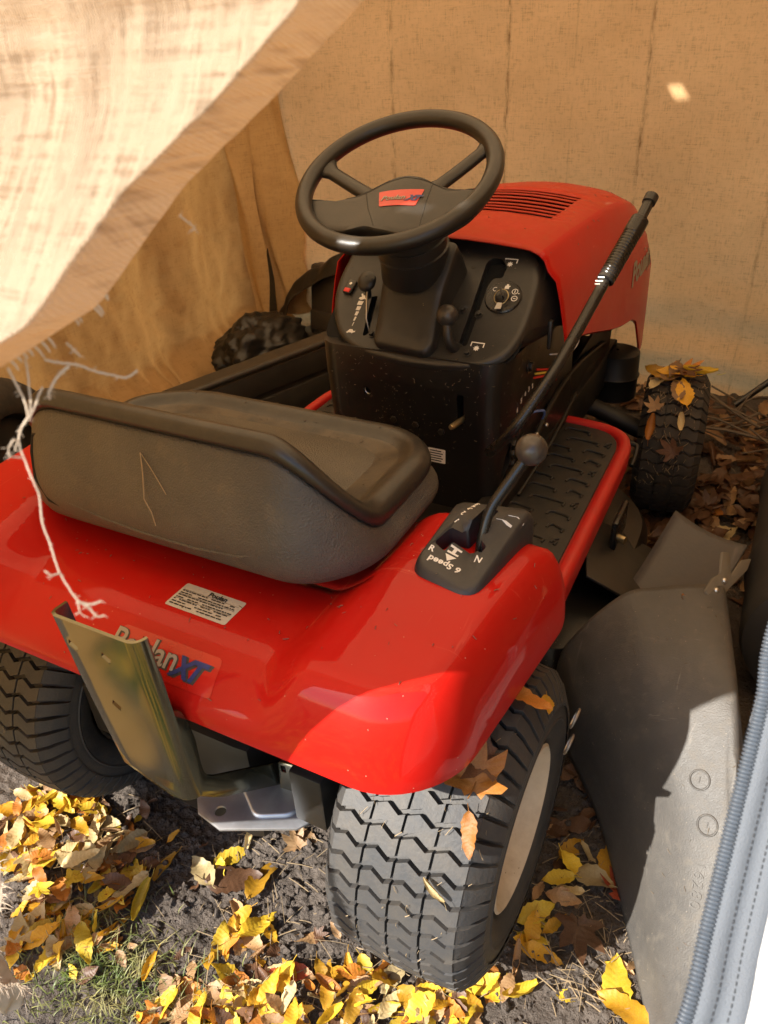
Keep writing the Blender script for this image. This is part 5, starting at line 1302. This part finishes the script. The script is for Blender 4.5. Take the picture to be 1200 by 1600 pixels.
# wheel standing behind the seat at the left edge
t = thing('spare_wheel', 'black wheel standing on edge behind the seat at the far left', 'wheel', (-.97, .36, .25)); t.scale = (.8, .8, .8); t.rotation_euler = (0, R(-8), R(24))
mb = MB(); mb.lathe([(-.05, .20), (-.062, .22), (-.062, .26), (-.05, .295), (-.02, .312), (.02, .312), (.05, .295), (.062, .26), (.062, .22), (.05, .20)], (0, 0, 0), (0, 1, 0), (0, 0, 1), (1, 0, 0), 56, True); mb.build('tyre', 'rubber_old', t, True, 50)
mb = MB(); mb.lathe([(.04, .203), (.02, .19), (.03, .08), (.05, .03), (.05, .005)], (0, 0, 0), (0, 1, 0), (0, 0, 1), (1, 0, 0), 40); mb.lathe([(-.04, .203), (-.02, .19), (-.03, .08), (-.05, .03), (-.05, .005)], (0, 0, 0), (0, 1, 0), (0, 0, 1), (1, 0, 0), 40); mb.build('hub', 'darkmetal', t, True, 50)
# black rod by the back wall
mb = MB(); mb.tube([(.535, 1.90, .035), (.68, 2.00, .16), (.86, 2.09, .33)], .011, 10); tag(mb.build('metal_rod', 'black_paint', None), 'thin black metal rod leaning against the foot of the back canvas wall', 'rod')
chute_ring(.654, .164, .0135); chute_ring(.676, .118, .0135)
p, n_ = on_chute(.680, .060); n_ = n_ if n_.z > 0 else -n_
U_ = V((-.02, -1, -.55)); U_ = (U_ - n_ * U_.dot(n_)).normalized(); W_ = n_.cross(U_)
decal('moulded_number', text_data('16280', .022, space=1.15), ci @ (p + n_ * .0004), U_, W_, 'chute', cs, None, .0008).modifiers.new('solidify', 'SOLIDIFY').thickness = .0016

# ------------------------------------------------------------------ leaves
def leaf_mesh(kind, seed, mat):
    q = random.Random(seed); vs, fs, uv = [], [], []
    L_ = 1.0
    if kind == 'elm':
        n, m = 13, 5; curl = q.uniform(-.7, .9); fold = q.uniform(.02, .42); tw = q.uniform(-.4, .4); side = q.uniform(-.12, .12); wmax = q.uniform(.19, .27)
        for i in range(n):
            t = i / (n - 1); w_ = wmax * (math.sin(math.pi * t ** .82) ** .80) * (1 + (.10 if i % 2 else -.06) * (0 < i < n - 1)); w_ = max(w_, .004)
            for j in range(m):
                s_ = (j - 2) / 2; x = s_ * w_; y = t - .02 * abs(s_) * 3 * (1 - t)
                z = fold * abs(x) + .25 * curl * (t - .4) ** 2 + .05 * math.sin(t * 9 + s_ * 2 + seed) * abs(s_) + q.uniform(-.012, .012)
                x2 = x * math.cos(tw * t) - z * math.sin(tw * t) + side * t * t; z2 = x * math.sin(tw * t) + z * math.cos(tw * t)
                vs.append(V((x2, y - .45, z2))); uv.append((x, t))
        for i in range(n - 1):
            for j in range(m - 1): a = i * m + j; fs.append([a, a + 1, a + m + 1, a + m])
    elif kind == 'maple':
        lob = [(-90, .10), (-60, .22), (-35, .20), (-15, .40), (-2, .46), (12, .30), (24, .28), (36, .44), (52, .62), (60, .46), (70, .34), (80, .52), (90, .72)]
        pts = [(math.cos(R(a)) * r_, math.sin(R(a)) * r_) for a, r_ in lob]; pts += [(-x, y) for x, y in pts[-2:0:-1]]
        c = q.uniform(.2, 1.1); ph = q.uniform(0, 6)
        def zz(x, y): r_ = math.hypot(x, y); return c * r_ * r_ * .6 + .10 * r_ * math.sin(3 * math.atan2(y, x) + ph) + .10 * abs(x) * q.uniform(.5, 1)
        vs.append(V((0, -.15, 0))); uv.append((0, 0)); m = len(pts)
        for f in (.5, 1):
            for x, y in pts: x_, y_ = x * f, y * f; vs.append(V((x_, y_ - .15, zz(x_, y_) + q.uniform(-.02, .02)))); uv.append((x_ * .6, y_))
        for k in range(m):
            b = 1 + k; b2 = 1 + (k + 1) % m; fs += [[0, b, b2], [b, m + b, m + b2, b2]]
    else:                                    # rolled, dried leaf
        n, m = 9, 6; roll = q.uniform(2.2, 4.6); w0 = q.uniform(.20, .30); bend = q.uniform(-.5, .9)
        for i in range(n):
            t = i / (n - 1); w_ = w0 * math.sin(math.pi * (.08 + .86 * t)) ** .7; rr = w_ * 2 / roll
            for j in range(m):
                s_ = (j / (m - 1) - .5); a = s_ * roll * (.8 + .3 * t)
                vs.append(V((rr * math.sin(a) + q.uniform(-.015, .015), t - .5, rr * (1 - math.cos(a)) + bend * (t - .5) ** 2 + q.uniform(-.015, .015)))); uv.append((s_ * w_ * 2, t))
        for i in range(n - 1):
            for j in range(m - 1): a = i * m + j; fs.append([a, a + 1, a + m + 1, a + m])
    # stalk
    k = len(vs); y0 = vs[2].y if kind == 'elm' else (-.15 if kind == 'maple' else -.5); sx = q.uniform(-.12, .12)
    st = [(0, y0 + .03, .0), (sx * .4, y0 - .10, .015), (sx, y0 - .22, .02 + q.uniform(0, .08))]; w_ = .010
    for x, y, z in st: vs += [V((x - w_, y, z)), V((x + w_, y, z + .004)), V((x, y, z + .016))]; uv += [(0, 0)] * 3
    for i in range(2):
        for j in range(3): a = k + i * 3 + j; b = k + i * 3 + (j + 1) % 3; fs.append([a, b, b + 3, a + 3])
    me = bpy.data.meshes.new('leaf'); me.from_pydata([tuple(v) for v in vs], [], fs); me.update()
    ul = me.uv_layers.new(name='UVMap')
    for lp in me.loops: ul.data[lp.index].uv = uv[lp.vertex_index]
    for p in me.polygons: p.use_smooth = True
    me.materials.append(LM[mat]); return me
LV = {}
for ci_, c in enumerate(('yellow', 'golden', 'pale', 'orange', 'tan', 'brown', 'red')):
    LV[c] = [leaf_mesh('elm', 10 * ci_ + k, c) for k in range(5)] + [leaf_mesh('roll', 10 * ci_ + 5 + k, c) for k in range(2)] + [leaf_mesh('maple', 10 * ci_ + 8, c)]
lcount = 0
WORD = {'yellow': 'bright yellow', 'golden': 'golden yellow', 'pale': 'pale straw', 'orange': 'orange brown', 'tan': 'dry tan', 'brown': 'dark brown', 'red': 'red'}
SHAPE = ['open leaf', 'bent leaf', 'folded leaf', 'upturned leaf', 'toothed leaf', 'rolled leaf', 'curled leaf', 'lobed leaf']
def leaf(pos, c, k, size, rot, label, group='fallen leaves round the tractor'):
    o = bpy.data.objects.new('fallen_leaf', LV[c][k]); col.objects.link(o); o.scale = (size,) * 3; o.location = pos
    o.rotation_euler = rot; return tag(o, label, 'leaf', group)
# leaves that lie on the tractor and can be singled out
def rot_on(n_, ang):
    return (V(n_).to_track_quat('Z', 'Y') @ Matrix.Rotation(R(ang), 3, 'Z').to_quaternion()).to_euler()
def on_cyl(p, cy, cz): n_ = V((0, p[1] - cy, p[2] - cz)).normalized(); return V(p) + n_ * .006, n_
for p, cy, cz, c, k, s_, a, lb in (
    ((.420, -.095, .425), 0, WZ, 'orange', 7, .085, 10, 'lobed orange leaf caught between the right rear tyre and the fender lip'),
    ((.415, -.080, .430), 0, WZ, 'brown', 7, .070, 120, 'dark brown broken leaf above the orange one on the right rear tyre'),
    ((.433, -.148, .391), 0, WZ, 'orange', 0, .048, 200, 'small veined orange leaf lying flat on the right rear tyre tread'),
    ((.409, -.193, .335), 0, WZ, 'pale', 6, .034, 60, 'pale torn scrap of leaf low on the right rear tyre tread'),
    ((.440, .012, .446), 0, WZ, 'orange', 3, .060, 80, 'curled orange leaf on top of the right rear tyre behind the fender'),
    ((.462, .030, .430), 0, WZ, 'golden', 1, .034, 20, 'small golden leaf on the right rear tyre sidewall top'),
    ((.375, 1.236, .380), 1.278, .188, 'golden', 1, .085, 60, 'golden leaf at the left end of the heap on the front tyre'),
    ((.395, 1.225, .378), 1.278, .188, 'tan', 0, .080, 110, 'pale tan leaf in the heap on the front tyre'),
    ((.415, 1.240, .388), 1.278, .188, 'golden', 2, .090, 85, 'large golden leaf in the middle of the heap on the front tyre'),
    ((.432, 1.262, .388), 1.278, .188, 'orange', 7, .075, 300, 'orange lobed leaf at the back of the heap on the front tyre'),
    ((.465, 1.255, .386), 1.278, .188, 'yellow', 5, .080, 95, 'yellow rolled leaf at the right end of the heap on the front tyre'),
    ((.405, 1.252, .392), 1.278, .188, 'tan', 4, .075, 170, 'toothed tan leaf under the golden ones on the front tyre'),
    ((.440, 1.240, .392), 1.278, .188, 'brown', 7, .070, 210, 'brown lobed leaf in the heap on the front tyre'),
    ((.380, 1.215, .372), 1.278, .188, 'pale', 1, .070, 330, 'pale bent leaf hanging off the left side of the front tyre heap'),
    ((.447, 1.185, .362), 1.278, .188, 'golden', 0, .080, 15, 'golden spotted leaf hanging down the front tyre tread'),
    ((.428, 1.190, .365), 1.278, .188, 'tan', 3, .070, 20, 'dull tan leaf beside the spotted one on the front tyre'),
    ((.385, 1.150, .335), 1.278, .188, 'tan', 7, .050, 40, 'small pale lobed leaf on the left of the front tyre tread'),
    ((.390, 1.118, .295), 1.278, .188, 'orange', 5, .065, 0, 'thin orange rolled leaf on the left edge of the front tyre tread'),
    ((.445, 1.098, .255), 1.278, .188, 'brown', 7, .065, 50, 'crumpled brown leaf low on the front tyre tread'),
    ((.455, 1.128, .315), 1.278, .188, 'pale', 5, .045, 10, 'thin pale rolled leaf on the right of the front tyre tread')):
    q, n_ = on_cyl(p, cy, cz); leaf(q, c, k, s_, rot_on(n_, a), lb)
leaf((.268, .182, .562), 'yellow', 1, .040, (R(75), R(10), R(-20)), 'small yellow leaf standing at the front edge of the right fender beside the gear console')
leaf((.575, .41, .352), 'orange', 6, .022, (R(20), R(10), R(50)), 'tiny orange leaf crumb on the rim of the grass chute')
leaf((.545, .53, .222), 'brown', 6, .028, (R(5), R(10), R(80)), 'tiny brown leaf crumb on the chute mouth lip')
for X, Y, c, k, s_, a, lb in (
    (.588, .105, 'red', 7, .075, 40, 'red lobed leaf against the foot of the grass chute'),
    (.545, .012, 'brown', 7, .085, 200, 'brown lobed leaf on the mud right of the right rear tyre'),
    (.562, .150, 'golden', 0, .080, 20, 'broad golden leaf leaning on the grass chute above the red one'),
    (.535, .108, 'pale', 1, .085, 80, 'long pale leaf lying crosswise between tyre and chute'),
    (.612, -.035, 'yellow', 3, .085, 15, 'long yellow leaf standing beside the lower end of the grass chute'),
    (.632, -.062, 'golden', 1, .080, 75, 'yellow leaf lying under the lower end of the grass chute'),
    (.020, -.142, 'brown', 2, .090, 300, 'large red brown folded leaf on the bare mud under the hitch plate'),
    (-.030, -.150, 'pale', 3, .070, 60, 'pale cream leaf on the sunlit mud left of the brown folded leaf'),
    (.060, -.120, 'golden', 4, .085, 10, 'golden toothed leaf just below the hitch plate corner'),
    (-.112, -.232, 'pale', 4, .070, 170, 'pale green yellow leaf alone on the dark mud by the left heap'),
    (-.085, -.235, 'yellow', 6, .065, 190, 'curled yellow leaf alone on the dark mud beside the pale one'),
    (.105, -.190, 'yellow', 0, .075, 350, 'bright yellow leaf standing at the left end of the drift behind the tyre')):
    leaf((X, Y, ground_z(X, Y) + .012), c, k, s_, (rnd.uniform(-.5, .1), rnd.uniform(-.3, .3), R(a)), lb)
# leaves on the ground: each region gets its own mix
def scatter(cx, cy, rx, ry, ang, n, mix, zmax, region, smin=.036, smax=.064):
    out = []
    for _ in range(n):
        a = rnd.uniform(0, 2 * math.pi); q = math.sqrt(rnd.random()); x = q * rx * math.cos(a); y = q * ry * math.sin(a); t = R(ang)
        X = cx + x * math.cos(t) - y * math.sin(t); Y = cy + x * math.sin(t) + y * math.cos(t)
        hi = .7 * zmax * (1 - q * q) * rnd.random(); c = rnd.choices([m_[0] for m_ in mix], [m_[1] for m_ in mix])[0]
        out.append((X, Y, hi, c, rnd.choices(range(8), (6, 6, 6, 6, 6, 3, 3, 1))[0], rnd.uniform(smin, smax), (('middle of the ' if q < .35 else ('left side of the ' if X - cx < -.5 * rx * q else 'right side of the ' if X - cx > .5 * rx * q else 'far side of the ' if Y > cy else 'near side of the ')) + region)))
    return out
SUNNY = (('yellow', 4), ('golden', 5), ('pale', 5), ('orange', 2), ('tan', 3), ('brown', 1))
MIXED = (('yellow', 4), ('golden', 4), ('pale', 3), ('orange', 2), ('tan', 2.5), ('brown', 1.5), ('red', .2))
DEAD = (('tan', 2), ('brown', 8), ('orange', .4), ('pale', .3))
spots = []
spots += scatter(-.27, -.215, .17, .085, -10, 125, SUNNY, .045, 'heap beside the left rear tyre')
spots += scatter(-.16, -.335, .085, .05, 20, 26, SUNNY, .02, 'heap under the door curtain')
spots += scatter(.27, -.235, .20, .060, 28, 92, MIXED, .035, 'drift behind the right rear tyre')
spots += scatter(.10, -.315, .10, .040, 28, 32, MIXED, .02, 'grass edge at the shelter door')
spots += scatter(.485, .04, .055, .13, -25, 26, MIXED, .02, 'gap between tyre and chute')
spots += scatter(.44, -.10, .06, .05, 0, 18, SUNNY, .02, 'foot of the right rear tyre')
spots += scatter(.60, .0, .05, .10, -25, 2, SUNNY, .0, 'mud beside the chute')
spots += scatter(.05, -.14, .17, .10, 25, 7, SUNNY, .0, 'bare mud under the hitch plate')
spots += scatter(.12, -.20, .10, .06, 25, 8, MIXED, .0, 'bare mud behind the hitch plate')
spots += scatter(.48, .30, .06, .16, -20, 26, DEAD, .02, 'shade under the chute')
spots += scatter(.62, 1.35, .28, .50, 0, 150, DEAD, .03, 'dark floor beside the front tyre', .06, .10)
spots += scatter(.30, 1.20, .16, .30, 0, 60, DEAD, .03, 'dark floor under the front axle', .06, .10)
blocked = lambda X, Y: (abs(X - .355) < .11 and abs(Y) < .10) or (abs(X + .328) < .11 and abs(Y) < .10)
spots = [s_ for s_ in spots if not blocked(s_[0], s_[1])]
near = sorted(spots, key=lambda s_: (V((s_[0], s_[1], 0)) - V((.62, -.64, 1.16))).length)
seen = {}
stuff = []
used_labels = {}
SHORT = {'heap beside the left rear tyre': 'heap by left tyre', 'heap under the door curtain': 'heap under curtain', 'drift behind the right rear tyre': 'drift behind right tyre', 'grass edge at the shelter door': 'grass edge', 'gap between tyre and chute': 'gap by the chute', 'foot of the right rear tyre': 'foot of right tyre', 'mud beside the chute': 'mud by chute', 'bare mud under the hitch plate': 'mud under hitch', 'bare mud behind the hitch plate': 'mud behind hitch', 'shade under the chute': 'shade under chute', 'dark floor beside the front tyre': 'floor by front tyre', 'dark floor under the front axle': 'floor under axle'}
for i, (X, Y, hi, c, k, s_, reg) in enumerate(near):
    z = ground_z(X, Y) + .006 + hi; rot = (rnd.uniform(-.32, .32), rnd.uniform(-.32, .32), rnd.uniform(0, 6.28))
    if rnd.random() < .10: rot = (rot[0] + rnd.choice((-1, 1)) * rnd.uniform(.5, 1.1), rot[1], rot[2])
    if k in (5, 6): s_ *= .9
    if i < 265:
        lb = '%s %s on the %s' % (WORD[c], SHAPE[k], reg)
        if lb in used_labels:
            side_, rg_ = reg.split(' of the ', 1); nb_ = min((q for q in near if q[:2] != (X, Y)), key=lambda q: (q[0] - X) ** 2 + (q[1] - Y) ** 2)
            lb = '%s %s, %s, %s, touching a %s one' % (WORD[c].split()[0], SHAPE[k], side_, SHORT[rg_], WORD[nb_[3]].split()[0])
            if lb in used_labels: lb = lb.replace('touching a', 'large, beside a' if s_ > .05 else 'small, beside a')
        used_labels[lb] = 1; leaf((X, Y, z), c, k, s_, rot, lb)
    else: stuff.append((X, Y, z, c, k, s_, rot))
for _ in range(380):                                            # the small broken litter below the big leaves
    s_ = rnd.choice(spots); stuff.append((s_[0] + rnd.gauss(0, .03), s_[1] + rnd.gauss(0, .03), ground_z(s_[0], s_[1]) + .004 + .006 * rnd.random(), s_[3] if rnd.random() < .5 else rnd.choice(('tan', 'brown')), rnd.choice((0, 2, 3, 5, 6, 7)), rnd.uniform(.018, .05), (rnd.uniform(-.6, .6), rnd.uniform(-.6, .6), rnd.uniform(0, 6.28))))
for _ in range(420): stuff.append((rnd.uniform(.1, 1.25), rnd.uniform(.95, 2.0), .006 + .02 * rnd.random(), rnd.choice(('tan', 'brown', 'brown', 'brown', 'brown', 'brown')), rnd.randrange(8), rnd.uniform(.04, .09), (rnd.uniform(-.5, .5), rnd.uniform(-.5, .5), rnd.uniform(0, 6.28))))
for _ in range(160): stuff.append((rnd.uniform(.12, .34), rnd.uniform(1.02, 1.16), .222 + .012 * rnd.random(), rnd.choice(('tan', 'brown', 'brown')), rnd.randrange(8), rnd.uniform(.02, .05), (rnd.uniform(-.4, .4), rnd.uniform(-.4, .4), rnd.uniform(0, 6.28))))
vs, fs, uvs, mi = [], [], [], []; names_ = list(LM)
from mathutils import Euler
for X, Y, z, c, k, s_, rot in stuff:
    if blocked(X, Y) or (X > .63 and Y < .45 and Y > -.2): continue
    me = LV[c][k]; mt = Matrix.Translation((X, Y, z)) @ Euler(rot).to_matrix().to_4x4() @ Matrix.Scale(s_, 4); b = len(vs)
    vs += [mt @ v.co for v in me.vertices]; fs += [[i + b for i in p.vertices] for p in me.polygons]; mi += [names_.index(c)] * len(me.polygons)
    uvs += [tuple(d_.uv) for d_ in me.uv_layers[0].data]
me = bpy.data.meshes.new('leaf_litter'); me.from_pydata([tuple(v) for v in vs], [], fs); me.update()
for n_ in names_: me.materials.append(LM[n_])
me.polygons.foreach_set('material_index', mi); ul = me.uv_layers.new(name='UVMap')
for i, q in enumerate(uvs): ul.data[i].uv = q
o = link('leaf_litter', me); tag(o, 'small broken brown leaf litter spread over the ground', kind='stuff')

# ------------------------------------------------------------------ grass, stalks and grit
mb = MB(); gr = random.Random(5)
def blade(x, y, h, lean, ang, w_):
    z = ground_z(x, y); d_ = V((math.cos(ang), math.sin(ang), 0)); s_ = V((-d_.y, d_.x, 0)) * w_; k = len(mb.v); c = 4
    for i in range(c + 1):
        t = i / c; p = V((x, y, z)) + d_ * (lean * t * t) + V((0, 0, h * (t - .25 * t * t * lean / max(h, .01)))); ww = 1 - t ** 1.5
        mb.v += [p - s_ * ww, p + s_ * ww]
    for i in range(c): a = k + 2 * i; mb.f.append([a, a + 1, a + 3, a + 2])
for _ in range(1150):
    if gr.random() < .62: cx, cy, sx, sy = -.085, -.345, .075, .045
    elif gr.random() < .7: cx, cy, sx, sy = .05, -.33, .09, .03
    else: cx, cy, sx, sy = .20, -.31, .14, .04
    x, y = gr.gauss(cx, sx), gr.gauss(cy, sy)
    if x < -.2: continue
    blade(x, y, gr.uniform(.008, .030), gr.uniform(.008, .045), gr.uniform(0, 6.28), gr.uniform(.0006, .0016))
o = mb.build('grass', 'grass', None, True, None); tag(o, kind='stuff')
mb = MB()
for _ in range(900):
    r0 = gr.random()
    if r0 < .6: x, y = gr.uniform(-.25, .72), gr.uniform(-.33, .22)
    elif r0 < .8: x, y = gr.gauss(.60, .06), gr.gauss(.0, .08)
    else: x, y = gr.uniform(.15, 1.1), gr.uniform(.9, 2.0)
    z = ground_z(x, y) + .003; L_ = gr.uniform(.008, .05); a_ = gr.uniform(0, 6.28); d_ = V((math.cos(a_), math.sin(a_), gr.uniform(-.1, .25))) * L_
    mb.tube([(x, y, z), V((x, y, z)) + d_ * .5 + V((0, 0, .002)), V((x, y, z)) + d_], gr.uniform(.0003, .0009), 4)
for _ in range(80):
    u_ = gr.uniform(.272, .455) * gr.choice((1, 1, 1, -1)); a_ = gr.uniform(-.5, 1.45); rr_2 = .2245 - (.012 if abs(u_) > .435 else 0); p = V((u_, -rr_2 * math.cos(a_), .2225 + rr_2 * math.sin(a_)))
    t_ = V((gr.uniform(-1, 1), math.sin(a_) * .9, math.cos(a_) * .9)) * gr.uniform(.002, .014); mb.tube([p, p + t_ * .5 + V((0, -.0012, .0012)), p + t_], gr.uniform(.00025, .0006), 3)
for _ in range(120):
    u_ = gr.uniform(.375, .49); a_ = gr.uniform(-.2, 1.4); p = V((u_ - .03 * math.cos(a_) * .12, 1.278 - .192 * math.cos(a_), .188 + .192 * math.sin(a_)))
    t_ = V((gr.uniform(-1, 1), math.sin(a_), math.cos(a_))) * gr.uniform(.004, .016); mb.tube([p, p + t_ * .5 + V((0, -.002, .001)), p + t_], gr.uniform(.0004, .0009), 3)
o = mb.build('dry_stalks', 'twig', None); tag(o, kind='stuff')
mb = MB()
for _ in range(5200):
    x, y = gr.uniform(-.3, .75), gr.uniform(-.36, .3); bm = bmesh.new(); bmesh.ops.create_icosphere(bm, subdivisions=1, radius=gr.uniform(.0012, .0035) if gr.random() < .8 else gr.uniform(.004, .009))
    for v in bm.verts: v.co *= gr.uniform(.65, 1.2)
    mb.bm(bm, Matrix.Translation((x, y, ground_z(x, y) + .001)))
o = mb.build('soil_crumbs', 'mud', None, True, 30); tag(o, kind='stuff')
mb = MB()
M['brush'] = plain('grey_twig', (.13, .10, .07), .85, var=.5, nscale=40)
for _ in range(34):                              # brush heap in the far right corner
    a_ = gr.uniform(0, 3.1); p = V((gr.uniform(.42, .8), gr.uniform(1.5, 1.95), gr.uniform(.01, .08))); d_ = V((math.cos(a_), math.sin(a_) * .6, gr.uniform(-.1, .35))) * gr.uniform(.08, .24)
    mb.tube(crom([p, p + d_ * .5 + V((0, 0, gr.uniform(-.01, .02))), p + d_], 3), gr.uniform(.0015, .005), 6)
o = mb.build('brush_heap', 'brush', None); tag(o, 'heap of dry grey twigs at the foot of the back wall on the right', 'twigs')

# dried clippings and chaff that lie on the machine and on the chute
dgx = bpy.context.evaluated_depsgraph_get(); dgx.update()
trees = [bvh_of(o_) for o_ in (fender, hood, face, cu, console, twb, hub)]
mb = MB(); cr = random.Random(21)
def chaff(o_, d_, tree, l0, l1):
    h = tree.ray_cast(V(o_), V(d_))
    if h[0] is None: return
    n_ = h[1] if h[1].dot(V(d_)) < 0 else -h[1]; t_ = n_.cross(V((cr.gauss(0, 1), cr.gauss(0, 1), cr.gauss(0, 1)))).normalized() * cr.uniform(l0, l1); p = h[0] + n_ * .0004
    mb.tube([p, p + t_ * .5 + n_ * cr.uniform(.0002, .0018), p + t_ + n_ * cr.uniform(0, .0015)], cr.uniform(.00022, .0006), 3)
for _ in range(130): chaff((cr.uniform(-.43, .43), cr.uniform(-.21, .15), 1), (0, 0, -1), trees[0], .0015, .007)
for _ in range(60): chaff((cr.uniform(-.2, .24), cr.uniform(.72, 1.4), 1.2), (0, 0, -1), trees[1], .0015, .007)
for _ in range(70): chaff((cr.uniform(-.17, .22), cr.uniform(.5, .8), 1.2), (0, 0, -1), trees[2], .001, .005)
for _ in range(90): chaff((cr.uniform(-.2, .2), cr.uniform(-.02, .25), 1.2), (0, 0, -1), trees[3], .001, .006)
for _ in range(14): chaff((cr.uniform(.29, .4), cr.uniform(-.02, .13), 1.2), (0, 0, -1), trees[4], .001, .005)
for _ in range(150): chaff((cr.uniform(-.15, .2), .3, .64 - .22 * cr.random() ** 2), (0, 1, 0), trees[5], .001, .006)
for _ in range(90): chaff((.5, cr.uniform(.55, .75), .34 + .31 * cr.random()), (-1, 0, 0), trees[5], .001, .006)
chl = bvh_of(cs)
for _ in range(110): chaff((cr.uniform(.42, .76), cr.uniform(-.08, .42), 1), (0, 0, -1), chl, .0015, .009)
o = mb.build('dry_clippings', 'brush', None); tag(o, kind='stuff')
